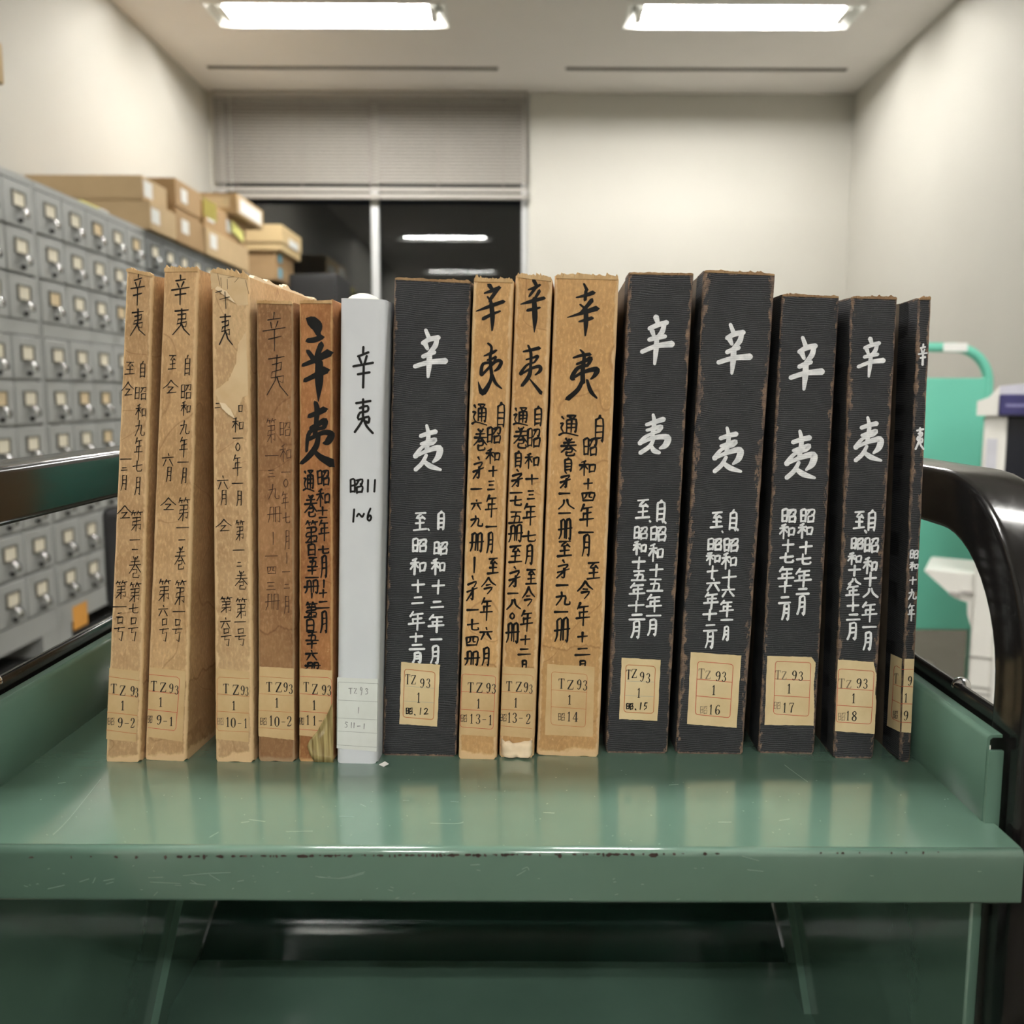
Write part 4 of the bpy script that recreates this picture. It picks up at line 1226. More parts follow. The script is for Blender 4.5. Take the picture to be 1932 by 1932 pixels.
def write(b, parent, name, txt, style, mat, sk=0.0, lift=LIFT_T, hwk=1.0):
    if name == 'title_lettering' and len(parse(txt)) > 1:
        for it in parse(txt):
            V, Fc = [], []; glyph(V, Fc, *it, place_fn(b), style, sk, lift, hwk); o = mesh('title_character', V, Fc, mat, parent)
        return o
    V, Fc = [], []; pl = place_fn(b)
    for (g, cx, cy, w, h) in parse(txt): glyph(V, Fc, g, cx, cy, w, h, pl, style, sk, lift, hwk)
    return mesh(name, V, Fc, mat, parent)
def lines(b, parent, name, segs, reg, mat, hw=.45, lift=.00034, curve=False):
    V, Fc = [], []; pl = place_fn(b)
    for s in segs: ribbon(V, Fc, [p + (hw,) for p in rp(reg, s)], pl, lift, curve, 3, False)
    return mesh(name, V, Fc, mat, parent)
def frame_lines(c, r=14, inner=()):
    """rounded frame from TL, TR, BR, BL corners + horizontal rules at fractions"""
    TL, TR, BR, BL = [Vector(p) for p in c]
    out = []; pts = []
    for a, p, q in ((BL, TL, TR), (TL, TR, BR), (TR, BR, BL), (BR, BL, TL)):
        d1 = (a - p).normalized() * r; d2 = (q - p).normalized() * r
        for k in range(5):
            t = k / 4; v = (p + d1) * (1-t)**2 + p * 2*t*(1-t) + (p + d2) * t*t; pts.append((v.x, v.y))
    pts.append(pts[0]); out.append(pts)
    for f in inner:
        a = TL.lerp(BL, f); q = TR.lerp(BR, f); out.append([(a.x, a.y), (q.x, q.y)])
    return out

BROWN_C = rgb(112, 92, 74)
def build_tan(key, quad, yaw, c, dark, seed, label, wear=1.0, cream=None, fr=.0018):
    b = lay_out(quad, yaw); BOOKS[key] = b
    r = empty('bound_volume', b.root_p, b.yaw); b.root = r
    tag(r, label, 'book', 'old volumes lined up on the trolley')
    m = m_tan('kraft_cover_' + key.replace('-', '_'), c, dark, b.w, seed, wear, {'9-2': .037, '9-1': .037, '10-1': .034, '10-2': .062, '11': .02, '13-1': .044, '13-2': .041, '14': .052}[key], cream or rgb(222, 190, 146))
    b.cover = cover_mesh(b, u_profile(b.w, BOOK_D, .0022, .0016), 'cover', m, r, seed, .0012)
    slab(b, .0024, b.w - .0024, .0046, BOOK_D - .004, .004, b.H - .004, 'page_block', M_PAGES, r, 4)
    if fr: fringe(b, r, M_FRAY, .0004, b.w - .0004, fr, seed + 40)
    return b
def build_black(key, quad, yaw, seed, label, wear=1.0, quarter=.021):
    b = lay_out(quad, yaw); BOOKS[key] = b
    r = empty('bound_volume', b.root_p, b.yaw); b.root = r
    tag(r, label, 'book', 'old volumes lined up on the trolley')
    m = m_cloth('ribbed_black_cloth_' + key, b.w, seed, wear, b.H)
    b.cover = cover_mesh(b, u_profile(b.w, quarter, .0022, .0012), 'cloth_spine', m, r, seed, .0008)
    for s in (0, 1):
        xa, xb = ((0.0003, .0024), (b.w - .0024, b.w - .0003))[s]
        slab(b, xa, xb, quarter + .0002, BOOK_D, 0.0, b.H - .0005, 'board', M_BOARD_DK, r, 4)
    slab(b, .0026, b.w - .0026, .0046, BOOK_D - .004, .004, b.H - .004, 'page_block', M_PAGES, r, 4)
    fringe(b, r, M_WORN, .0004, b.w - .0004, .0012, seed + 60, n=40, zb=-.0008)
    return b
M_WORN = m_label('worn_cloth_edge', rgb(140, 110, 82), rgb(176, 146, 108))
def add_label(b, reg, corners, mat, jit=.35, seed=1, lift=.00024):
    pf = place_fn(b)
    def pl(px, py, lf):
        x, y, z = pf(px, py, lf); f = z / b.H
        xl = b.xTL * f; xr = b.w + (b.xTR - b.w) * f
        return (max(xl + .0003, min(xr - .0002, x)), y, z)
    return patch(b, rp(reg, corners), 'call_label', mat, b.root, lift, .00018, jit, seed, 14, pl)

# --- 1: volume 9-2
b = build_tan('9-2', ((238, 507), (288, 517), (263, 1438), (198, 1437)), 4, rgb(198, 164, 122), rgb(174, 138, 98), 1, 'tan volume lettered 9-2 leaning at the left end of the row')
write(b, b.root, 'title_lettering', 'A: 辛@268,215,112,235 夷@268,460,130,195', 'pen', M_INK_PEN, .05, hwk=1.5)
write(b, b.root, 'date_lettering', '''A: 至@213,790,80,95 自@305,800,55,120 仝@197,945,95,110 昭@292,972,92,105 和@292,1110,78,115 九@285,1230,75,125 年@275,1380,60,160 七@268,1505,72,90 月@270,1650,45,140
 一@183,1453,85,8 二@172,1525,45,22 月@170,1625,48,115 仝@172,1845,115,105 B: 第@262,50,90,150 一@250,188,75,6 一@250,257,45,5 巻@250,390,90,160 第@150,550,90,130 第@250,570,90,140 一@140,675,100,8 二@138,735,45,36 号@138,840,80,180 七@240,690,75,80 号@235,845,75,180''', 'pen', M_INK_PEN, .05, hwk=1.1)
L_ = add_label(b, 'B', [(58, 1120), (282, 1145), (258, 1662), (35, 1640)], M_LAB_TAN, .3, 2)
lines(b, L_, 'label_rules', [[(58, 1184), (278, 1213)], [(52, 1308), (272, 1334)], [(46, 1443), (266, 1468)], [(40, 1573), (260, 1602)]], 'B', M_ORLINE)
write(b, L_, 'label_print', 'B: T@95,1270,46,72 Z@160,1285,46,76 9@232,1290,34,76 3@262,1300,26,72 1@160,1395,36,72 9@142,1520,40,75 -@190,1525,32,60 2@232,1522,36,75', 'print', M_PRINT, .03, .00036)
write(b, L_, 'label_print', 'B: 昭@75,1510,52,60', 'pen', M_PRINT, .03, .00036, .62)
# --- 2: volume 9-1
b = build_tan('9-1', ((309, 508), (374, 507), (351, 1440), (272, 1430)), 4, rgb(200, 164, 120), rgb(176, 140, 98), 2, 'tan volume lettered 9-1 with its right cover turned to view', fr=.0024)
write(b, b.root, 'title_lettering', 'A: 辛@578,220,150,220 夷@588,455,150,195', 'pen', M_INK_PEN, .05, hwk=1.6)
write(b, b.root, 'date_lettering', '''A: 至@523,748,65,110 自@632,770,55,145 仝@510,930,115,105 昭@622,960,80,120 和@620,1085,75,105 九@612,1225,75,110 年@605,1365,65,145 一@600,1475,85,10 月@608,1575,42,120 六@490,1460,90,95 月@497,1565,45,110 仝@490,1785,115,100 第@605,1820,90,165
 B: 一@598,98,90,8 一@592,188,50,5 巻@580,325,80,170 第@465,555,95,160 第@580,570,85,180 一@570,710,90,8 六@455,705,75,80 号@462,850,70,170 号@558,850,75,165''', 'pen', M_INK_PEN, .05, hwk=1.15)
L_ = add_label(b, 'B', [(355, 1115), (620, 1145), (596, 1660), (342, 1622)], M_LAB_TAN, .3, 3)
lines(b, L_, 'label_rules', [[(352, 1168), (555, 1188), (572, 1200), (575, 1225), (548, 1560), (535, 1578), (345, 1556)], [(350, 1288), (568, 1312)], [(346, 1424), (557, 1446)]], 'B', M_RED)
write(b, L_, 'label_print', 'B: T@387,1252,46,76 Z@455,1262,50,72 9@514,1270,34,72 3@553,1282,32,66 1@437,1370,36,72 9@425,1500,40,72 -@470,1510,28,60 1@514,1512,34,68', 'print', M_PRINT, .03, .00036)
write(b, L_, 'label_print', 'B: 昭@360,1495,36,62', 'pen', M_PRINT, .03, .00036, .62)
# --- 3: volume 10-1 with the torn paper skin
b = build_tan('10-1', ((398, 508), (469, 522), (478, 1439), (406, 1436)), 3, rgb(204, 172, 130), rgb(182, 146, 106), 3, 'tan volume lettered 10-1 with torn paper skin at its head', 1.3, fr=.0032)
patch(b, rp('A', [(850, 70), (1065, 120), (1072, 330), (1000, 335), (930, 240), (850, 196), (806, 220), (800, 80)]), 'peeled_patch', M_PEEL, b.root, .0001, .00008, .6, 4)
patch(b, rp('A', [(1060, 520), (1075, 990), (1035, 1000), (975, 1150), (868, 1040), (826, 960), (930, 880), (985, 760), (1000, 620)]), 'peeled_patch', M_PEEL, b.root, .0001, .00008, .6, 5)
patch(b, rp('A', [(866, 1040), (905, 1046), (950, 1095), (978, 1158), (930, 1128), (885, 1085)]), 'torn_flap', M_PEEL_W, b.root, .0012, .0002, .4, 6)
patch(b, rp('A', [(832, 215), (850, 192), (918, 230), (985, 318), (930, 285), (870, 235)]), 'torn_flap', M_PEEL_W, b.root, .0009, .0002, .4, 7)
lines(b, b.root, 'torn_crease', [[(875, 130), (880, 205)], [(922, 140), (925, 215)], [(925, 130), (1005, 122), (975, 165)], [(850, 90), (870, 190)], [(1055, 150), (1080, 250)]], 'A', M_INK_BROWN, .4, .00016, True)
lines(b, b.root, 'title_lettering', [[(835, 240), (882, 226)], [(866, 290), (940, 270)], [(905, 232), (913, 358)]], 'A', M_INK_PEN, .75, .00115, True)
write(b, b.root, 'title_lettering', 'A: 夷@908,510,120,225', 'pen', M_INK_PEN, 0, hwk=1.6)
write(b, b.root, 'date_lettering', '''A: 口@1018,1085,38,55 和@1000,1205,85,110 一@1000,1300,75,10 〇@1000,1365,34,60 年@995,1500,65,150 一@997,1630,80,8 月@1010,1740,45,115 二@852,1062,40,40 六@890,1625,85,100 月@898,1735,50,115
 B: 第@1015,120,70,150 仝@895,85,115,95 一@1005,262,85,10 二@1010,365,35,35 巻@1025,485,95,140 第@915,660,95,115 第@1025,685,85,150 六@910,795,80,80 号@915,900,75,130 一@1015,785,85,10 号@1020,900,85,130''', 'pen', M_INK_PEN, 0, hwk=1.1)
L_ = add_label(b, 'B', [(838, 1122), (1085, 1150), (1078, 1662), (840, 1640)], M_LAB_TAN, .3, 8)
lines(b, L_, 'label_rules', [[(1082, 1200), (865, 1188), (848, 1205), (846, 1560), (860, 1578), (1078, 1588)], [(846, 1310), (1080, 1330)], [(846, 1436), (1080, 1452)]], 'B', M_ORLINE, .35)
write(b, L_, 'label_print', 'B: T@913,1270,44,72 Z@985,1280,50,76 9@1035,1285,32,72 3@1066,1292,24,68 1@970,1395,34,68 1@926,1515,30,72 0@966,1520,38,75 -@1012,1525,26,60 1@1056,1525,30,72', 'print', M_PRINT, 0, .00036)
write(b, L_, 'label_print', 'B: 昭@873,1510,48,60', 'pen', M_PRINT2, 0, .00036, .62)
fringe(b, b.root, M_PEEL_W, .006, .11, .0030, 91, side=b.w - .0014, n=40)
# --- 4: volume 10-2
b = build_tan('10-2', ((483, 567), (553, 569), (556, 1437), (487, 1436)), 3, rgb(162, 122, 84), rgb(132, 96, 64), 4, 'dark brown shorter volume lettered 10-2 in faded pen', .5, rgb(168, 140, 108), fr=.0008)
write(b, b.root, 'title_lettering', 'C: 辛@180,330,190,285 夷@200,650,190,300', 'pen', M_INK_PEN, .0, hwk=1.1)
write(b, b.root, 'date_lettering', '''C: 昭@262,1040,85,115 第@162,1050,75,180 和@265,1220,85,130 一@165,1235,100,12 一@268,1355,70,6 三@162,1365,55,55 〇@268,1435,35,60 九@178,1500,90,120 年@262,1560,55,125 冊@185,1665,105,120 七@272,1690,55,85 丨@175,1840,10,95 月@278,1850,40,145
 D: 丨@275,320,8,80 一@163,305,90,8 一@270,420,60,6 四@165,410,75,65 二@275,525,45,35 三@160,525,70,60 冊@172,640,110,125 月@275,660,45,130''', 'pen', M_INK_BROWN, .0, hwk=.85)
L_ = add_label(b, 'D', [(76, 1110), (345, 1126), (332, 1648), (65, 1618)], M_LAB_TAN, .4, 9)
lines(b, L_, 'label_rules', [[(76, 1182), (318, 1200)], [(72, 1308), (322, 1325)], [(70, 1430), (320, 1446)], [(68, 1556), (320, 1572)]], 'D', M_ORLINE, .3)
write(b, L_, 'label_print', 'D: T@146,1258,46,72 Z@215,1262,50,76 9@266,1262,34,72 3@304,1275,32,72 1@202,1375,34,72 1@160,1505,30,76 0@203,1512,38,76 -@250,1515,28,60 2@292,1510,38,76', 'print', M_PRINT, 0, .00036)
write(b, L_, 'label_print', 'D: 昭@105,1510,50,60', 'pen', M_PRINT, 0, .00036, .62)
# --- 5: volume 11 with bold brush title and peeling film
b = build_tan('11', ((564, 567), (627, 567), (628, 1440), (563, 1434)), 3, rgb(172, 120, 76), rgb(142, 94, 56), 5, 'reddish brown volume with a bold brushed title and peeling film', .55, rgb(200, 160, 110), fr=.001)
write(b, b.root, 'title_lettering', 'C: B辛a@488,545,190,590 B夷a@492,1070,220,440', 'brush', M_INK)
write(b, b.root, 'date_lettering', '''C: 昭@540,1395,90,120 通@435,1420,80,165 和@540,1545,100,130 巻@450,1605,95,160 十@535,1640,75,60
 D: 一@540,25,60,10 年@545,120,80,150 七@543,260,80,60 月@545,385,50,155 丨@545,510,10,55 十@540,580,55,60 二@540,660,90,60 月@545,790,55,150 第@455,130,95,170 百@455,250,85,105 五@465,350,75,75 十@460,415,60,55 一@460,462,100,8 冊@458,530,110,90 丨@457,595,6,35 第@455,700,90,110 百@445,800,90,115 五@460,890,90,70 十@458,950,70,60 六@455,1030,90,75 冊@465,1105,115,44''', 'brush', M_INK, 0, hwk=.92)
L_ = add_label(b, 'D', [(370, 1124), (622, 1140), (618, 1640), (366, 1612)], M_LAB_TAN, .4, 10)
lines(b, L_, 'label_rules', [[(372, 1183), (575, 1192), (598, 1205), (603, 1235), (600, 1390)], [(370, 1308), (602, 1327)], [(368, 1436), (585, 1452)], [(366, 1566), (505, 1578)]], 'D', M_RED, .4)
write(b, L_, 'label_print', 'D: T@416,1258,42,72 Z@480,1275,46,80 9@546,1282,36,76 3@584,1285,32,76 1@474,1392,34,72 1@428,1500,28,72 1@476,1505,28,72 -@520,1507,26,60', 'print', M_PRINT, 0, .00036)
write(b, L_, 'label_print', 'D: 昭@384,1508,36,60', 'pen', M_PRINT, 0, .00036, .62)
# peeling film: curled sheet
pl = place_fn(b); V, Fc = [], []
prof = rp('D', [(605, 1378), (572, 1450), (520, 1540), (495, 1585), (440, 1650), (424, 1690), (440, 1745), (478, 1808)])
right = rp('D', [(608, 1378), (610, 1450), (612, 1540), (613, 1600), (614, 1660), (614, 1710), (615, 1760), (616, 1812)])
N = 8
for i, (p, q) in enumerate(zip(prof, right)):
    for k in range(N + 1):
        f = k / N; lift = .0004 + .0022 * (1 - f) ** 2 * math.sin(math.pi * min(1, (i + .5) / 7))
        V.append(pl(p[0] + (q[0] - p[0]) * f, p[1] + (q[1] - p[1]) * f, lift))
for i in range(len(prof) - 1):
    for k in range(N): a = i * (N + 1) + k; Fc.append((a, a + 1, a + N + 2, a + N + 1))
fo = mesh('peeling_film', V, Fc, M_TAPE, b.root, True)
sd = fo.modifiers.new('thick', 'SOLIDIFY'); sd.thickness = .00012
fo['label'] = 'yellowed peeling film'
# --- 6: white binder
b = lay_out(((641, 562), (726, 565), (711, 1443), (634, 1438)), 3); BOOKS['binder'] = b
r = empty('binder', b.root_p, b.yaw); b.root = r
tag(r, 'smooth white binder marked in black pen between brown and black volumes', 'binder')
b.cover = cover_mesh(b, u_profile(b.w, BOOK_D + .01, .0016, .0030), 'binder_cover', M_BINDER, r, 6, 0.0, rough=0)
slab(b, .0022, b.w - .0022, .006, BOOK_D, .003, b.H - .006, 'page_block', M_PAGES, r, 3)
bm = bmesh.new(); bmesh.ops.create_uvsphere(bm, u_segments=20, v_segments=10, radius=1.0)
p1 = b.inv @ on_plane(685, 553, b.p0 + b.n * .02, b.n)
for v in bm.verts: v.co = Vector((p1.x + v.co.x * .0092, .022 + v.co.y * .016, b.H - .003 + v.co.z * (p1.z - b.H + .0030)))
for f in bm.faces: f.smooth = True
obj('insert_dome', bm, M_BINDER_IN, r)
write(b, r, 'title_lettering', 'C: 辛@830,590,165,300 夷@832,950,160,250', 'marker', M_MARKER, 0, hwk=1.0)
write(b, r, 'date_lettering', 'C: 昭@782,1455,100,110 1h@866,1455,14,85 1h@915,1455,28,85 1h@762,1672,30,90 ~h@812,1670,52,32 6h@876,1665,40,92', 'marker', M_MARKER, 0, hwk=.82)
L_ = add_label(b, 'D', [(642, 1190), (946, 1202), (936, 1732), (632, 1706)], M_LAB_W, .0, 11)
lines(b, L_, 'label_rules', [[(650, 1224), (942, 1236)], [(648, 1355), (940, 1368)], [(644, 1485), (938, 1500)], [(642, 1580), (936, 1598)], [(640, 1682), (934, 1700)], [(650, 1224), (640, 1682)], [(942, 1236), (934, 1700)]], 'D', M_GREYLINE, .35)
write(b, L_, 'label_pencil', 'D: Th@740,1290,28,44 Zh@775,1290,24,40 9h@818,1290,26,58 3h@858,1292,26,44 1h@797,1430,10,44 Sh@708,1535,26,42 1h@745,1540,8,40 1h@765,1540,8,38 -h@800,1545,22,12 1h@838,1548,14,38', 'pen', M_PENCIL, 0, .00036, .8)
# --- 7: black volume 12
b = build_black('12', ((744, 524), (889, 531), (861, 1431), (721, 1421)), 3, 7, 'wide black ribbed cloth volume beside the white binder', .8)
write(b, b.root, 'title_lettering', 'E: P辛@356,645,225,345 P夷@342,1330,190,325', 'paint', M_WPAINT, .03)
write(b, b.root, 'date_lettering', '''F: 自@432,120,65,130 至@280,130,105,135 、@343,190,18,18 昭@430,325,105,100 昭@275,305,110,105 和@412,460,100,115 和@265,460,115,120 十@413,608,95,105 十@265,600,95,90 二@405,735,90,50 二@263,705,85,55 年@398,875,120,125 年@255,855,120,130 一@398,990,85,10 十@250,975,95,65 二@258,1045,115,40 月@388,1105,65,125 月@258,1125,70,72''', 'paint', M_WPAINT, .03, hwk=1.12)
L_ = add_label(b, 'F', [(143, 1155), (425, 1175), (405, 1626), (130, 1606)], M_LAB, .5, 12)
lines(b, L_, 'label_frame', frame_lines([(168, 1206), (390, 1230), (378, 1576), (155, 1556)], 22), 'F', M_ORLINE, .6)
lines(b, L_, 'label_rules', [[(163, 1330), (385, 1348)], [(160, 1440), (382, 1452)]], 'F', M_GREYLINE, .25)
write(b, L_, 'label_print', 'F: T@190,1280,38,76 Z@233,1284,38,70 9@296,1310,36,70 3@340,1310,34,70 1@270,1415,32,76', 'print', M_PRINT, .03, .00036)
write(b, L_, 'label_print', 'F: 昭@202,1512,50,52 、@243,1540,14,14 1h@283,1515,22,50 2h@325,1515,34,48', 'pen', M_INK, .03, .00036, 1.2)
# --- 8: volume 13-1
b = build_tan('13-1', ((893, 526), (969, 528), (936, 1434), (864, 1430)), 3, rgb(206, 164, 112), rgb(184, 142, 92), 8, 'golden tan volume lettered 13-1 beside the wide black one', fr=.002)
write(b, b.root, 'title_lettering', 'E: B辛b@790,313,200,330 B夷b@790,752,172,362', 'brush', M_INK)
write(b, b.root, 'date_lettering', '''E: 通@715,1090,110,160 自@868,1090,80,180 昭@818,1240,105,130 巻@720,1275,100,160 和@812,1395,105,105 㐧@705,1480,85,155 十@812,1505,65,75 三@800,1605,55,70 一@692,1632,80,10 六@690,1750,80,75 年@800,1760,90,160
 F: 一@800,168,80,12 九@692,130,95,85 月@790,290,50,145 冊@692,285,100,135 丨@676,450,10,110 至@812,455,85,120 㐧@660,620,85,180 令@778,600,110,125 年@765,770,90,160 一@665,775,85,12 七@665,885,90,85 六@762,950,95,90 四@658,1005,95,80 冊@660,1130,110,100 月@760,1118,60,128''', 'brush', M_INK, .03, hwk=.95)
L_ = add_label(b, 'F', [(595, 1180), (850, 1196), (832, 1702), (572, 1682)], M_LAB_TAN, .4, 13)
lines(b, L_, 'label_frame', frame_lines([(585, 1242), (832, 1258), (812, 1646), (572, 1628)], 24, (.33, .665)), 'F', M_RED, .4)
write(b, L_, 'label_print', 'F: T@649,1340,46,76 Z@713,1342,50,76 9@778,1345,36,76 3@818,1350,34,72 1@706,1458,32,72 1@656,1568,28,72 3@703,1570,38,74 -@748,1575,28,60 1@792,1578,32,76', 'print', M_PRINT, .03, .00036)
write(b, L_, 'label_print', 'F: 昭@600,1565,50,60', 'pen', M_PRINT, .03, .00036, .62)
# --- 9: volume 13-2
b = build_tan('13-2', ((973, 518), (1042, 526), (1007, 1430), (941, 1427)), 3, rgb(204, 162, 110), rgb(182, 140, 92), 9, 'golden tan volume lettered 13-2 with a crumpled foot', 1.2, fr=.003)
write(b, b.root, 'title_lettering', 'G: B辛c@250,303,172,378 B夷c@238,760,150,346', 'brush', M_INK)
write(b, b.root, 'date_lettering', '''G: 通@165,1105,110,135 自@290,1100,75,140 巻@165,1260,110,155 昭@258,1260,100,150 自@145,1415,65,115 和@245,1430,105,115 㐧@140,1555,90,125 十@245,1565,95,75 三@240,1675,55,66 一@130,1660,90,10 七@130,1720,85,75
 H: 五@128,100,105,90 年@230,80,100,160 冊@128,220,105,120 七@225,240,100,85 至@125,370,105,130 月@225,375,60,140 㐧@120,535,90,150 至@240,535,85,115 一@108,655,80,10 令@220,680,95,140 八@112,735,105,80 〇@103,820,35,45 年@208,855,95,150 冊@105,945,100,140 十@198,995,70,70 二@190,1080,95,50 日@190,1172,46,54''', 'brush', M_INK, .03, hwk=.95)
L_ = add_label(b, 'F', [(880, 1186), (1116, 1202), (1100, 1712), (868, 1692)], M_LAB_TAN, .4, 14)
lines(b, L_, 'label_frame', [[(882, 1243), (1085, 1252), (1102, 1262), (1104, 1290)], [(876, 1370), (1104, 1388)], [(872, 1500), (1100, 1512)], [(868, 1620), (1094, 1640)]], 'F', M_ORLINE, .35)
write(b, L_, 'label_print', 'F: T@929,1330,46,72 Z@1000,1335,48,76 9@1052,1340,36,76 3@1088,1352,28,68 1@978,1452,32,72 1@930,1560,28,76 3@970,1562,38,74 -@1015,1565,28,60 2@1068,1570,38,76', 'print', M_PRINT, .03, .00036)
write(b, L_, 'label_print', 'F: 昭@888,1560,48,60', 'pen', M_PRINT, .03, .00036, .62)
# crumpled foot
r2 = random.Random(4); pl = place_fn(b)
V, Fc = [], []; nx_, nz_ = 9, 5
for j in range(nz_):
    for i in range(nx_):
        px = 946 + 58 * i / (nx_ - 1); py = 1400 + 31 * j / (nz_ - 1) - (6 if i in (0, nx_-1) else 0) + r2.uniform(-3, 3)
        V.append(pl(px, min(py, 1430), .0004 + r2.random() * .0026 * (0 if i in (0, nx_-1) or j == 0 else 1)))
for j in range(nz_ - 1):
    for i in range(nx_ - 1): a = j * nx_ + i; Fc.append((a, a + 1, a + nx_ + 1, a + nx_))
co_ = mesh('crumpled_paper', V, Fc, M_PEEL_W, b.root, True); sd = co_.modifiers.new('thick', 'SOLIDIFY'); sd.thickness = .0002
# --- 10: volume 14
b = build_tan('14', ((1047, 520), (1168, 523), (1129, 1431), (1012, 1422)), 2.6, rgb(204, 162, 110), rgb(186, 144, 94), 10, 'widest golden tan volume lettered 14 with a brushed title', fr=.0028)
write(b, b.root, 'title_lettering', 'G: B辛d@612,327,215,378 B夷d@612,797,214,358', 'brush', M_INK)
write(b, b.root, 'date_lettering', '''G: 通@515,1170,140,155 自@735,1190,90,180 昭@670,1325,105,140 巻@515,1330,120,130 自@508,1455,75,95 和@650,1480,125,110 㐧@492,1565,85,120 十@655,1597,65,80 一@485,1665,80,10 四@655,1690,100,75 八@495,1745,120,75
 H: 一@485,70,90,10 年@645,90,105,160 冊@490,190,100,145 一@640,210,110,10 月@640,310,60,150 至@485,330,115,120 至@695,490,105,130 㐧@475,480,100,130 令@635,630,115,125 一@467,595,90,10 九@470,695,115,100 年@618,810,105,165 一@460,790,100,10 冊@465,925,115,165 十@615,975,75,75 二@615,1080,115,58 日@615,1168,56,44''', 'brush', M_INK, .03, hwk=1.0)
L_ = add_label(b, 'H', [(357, 1170), (702, 1190), (690, 1702), (340, 1686)], M_LAB_TAN, .4, 15)
lines(b, L_, 'label_frame', frame_lines([(388, 1226), (650, 1246), (634, 1630), (385, 1612)], 24, (.34, .66)), 'H', M_ORLINE, .35)
write(b, L_, 'label_print', 'H: T@461,1312,46,76 Z@527,1320,50,72 9@590,1320,36,76 3@633,1325,36,76 1@520,1430,34,72 1@516,1552,30,72 4@562,1555,44,72', 'print', M_PRINT, .03, .00036)
write(b, L_, 'label_print', 'H: 昭@462,1555,50,60', 'pen', M_PRINT, .03, .00036, .62)
# --- 11: black 15
b = build_black('15', ((1186, 514), (1309, 516), (1259, 1424), (1142, 1418)), 2.0, 11, 'tall black ribbed volume next to the golden volume lettered 14')
write(b, b.root, 'title_lettering', 'I: P辛2@425,550,220,345 P夷2@400,1230,200,280', 'paint', M_WPAINT, .04)
write(b, b.root, 'date_lettering', '''J: 至@308,115,105,140 自@432,125,80,150 、@358,198,16,16 、@465,207,18,18 昭@293,280,100,95 昭@415,285,115,110 和@285,385,95,95 和@400,420,105,125 十@280,490,90,85 十@402,545,95,85 五@280,580,105,75 五@393,645,110,95 年@268,690,110,120 年@385,775,110,120 十@262,795,115,75 二@268,870,110,42 一@382,860,105,10 月@258,960,65,115 月@375,945,70,110''', 'paint', M_WPAINT, .05, hwk=1.1)
L_ = add_label(b, 'J', [(160, 1155), (433, 1170), (410, 1598), (142, 1585)], M_LAB, .5, 16)
lines(b, L_, 'label_frame', frame_lines([(190, 1204), (396, 1216), (382, 1546), (175, 1535)], 22), 'J', M_ORLINE, .6)
lines(b, L_, 'label_rules', [[(184, 1318), (390, 1326)], [(180, 1420), (386, 1428)]], 'J', M_GREYLINE, .25)
write(b, L_, 'label_print', 'J: T@208,1272,38,70 Z@248,1265,40,66 9@302,1288,34,70 3@345,1298,34,70 1@280,1402,32,70', 'print', M_PRINT, .05, .00036)
write(b, L_, 'label_print', 'J: 昭@217,1495,50,48 、@258,1518,14,14 1h@292,1495,22,48 5h@325,1495,30,48', 'pen', M_INK, .05, .00036, 1.3)
# --- 12: black 16
b = build_black('16', ((1328, 510), (1463, 517), (1402, 1427), (1274, 1418)), 2, 12, 'widest and tallest black volume with worn brown edges', 1.5)
write(b, b.root, 'title_lettering', 'I: P辛@990,612,232,360 P夷@945,1345,200,320', 'paint', M_WPAINT, .05)
write(b, b.root, 'date_lettering', '''J: 至@825,190,95,115 自@940,190,70,140 、@866,272,16,16 、@973,258,18,18 昭@812,360,105,90 昭@925,365,105,100 和@800,460,100,85 和@912,480,105,115 十@795,555,75,90 十@912,600,100,120 六@800,645,100,85 六@905,690,95,75 年@787,755,105,115 年@895,810,100,115 十@775,855,100,70 一@895,890,85,10 二@780,945,95,50 月@775,1030,60,110 月@890,985,45,95''', 'paint', M_WPAINT, .05, hwk=1.1)
L_ = add_label(b, 'J', [(643, 1115), (998, 1140), (965, 1646), (618, 1620)], M_LAB, .4, 17)
lines(b, L_, 'label_frame', frame_lines([(693, 1180), (942, 1202), (918, 1576), (675, 1552)], 22, (.335, .65)), 'J', M_RED, .55)
write(b, L_, 'label_print', 'J: 9@835,1285,40,70 3@877,1288,36,70 1@805,1382,34,70 1@785,1518,28,70 6@832,1520,40,70', 'print', M_PRINT, .05, .00036)
write(b, L_, 'label_print_faint', 'J: T@718,1265,44,72 Z@765,1275,40,62', 'print', M_PRINT2, .05, .00036)
write(b, L_, 'label_print_faint', 'J: 昭@735,1520,52,60', 'pen', M_PRINT2, .05, .00036, .62)
# --- 13: black 17
b = build_black('17', ((1475, 555), (1584, 559), (1536, 1425), (1430, 1418)), 2, 13, 'shorter black volume with a chipped label corner, third from the right end')
write(b, b.root, 'title_lettering', 'K: P辛@462,640,245,405 P夷@420,1345,225,365', 'paint', M_WPAINT, .05)
write(b, b.root, 'date_lettering', '''L: 昭@292,160,105,100 昭@422,160,105,100 和@278,270,105,105 和@405,265,105,100 十@285,370,85,90 十@410,385,90,90 七@275,455,100,75 七@395,465,105,80 年@270,580,115,120 年@390,595,120,125 十@265,660,90,75 二@262,750,85,50 二@388,690,95,46 月@380,790,60,130 月@270,835,55,110''', 'paint', M_WPAINT, .05, hwk=1.15)
L_ = add_label(b, 'L', [(140, 1143), (450, 1150), (480, 1192), (466, 1345), (470, 1500), (464, 1632), (120, 1625)], M_LAB, .4, 18)
lines(b, L_, 'label_frame', frame_lines([(198, 1180), (446, 1190), (430, 1566), (183, 1549)], 22, (.335, .65)), 'L', M_RED, .5)
write(b, L_, 'label_print', 'L: 9@330,1280,38,70 3@375,1285,36,66 1@293,1372,34,70 1@262,1505,28,70 7@310,1505,38,70', 'print', M_PRINT, .05, .00036)
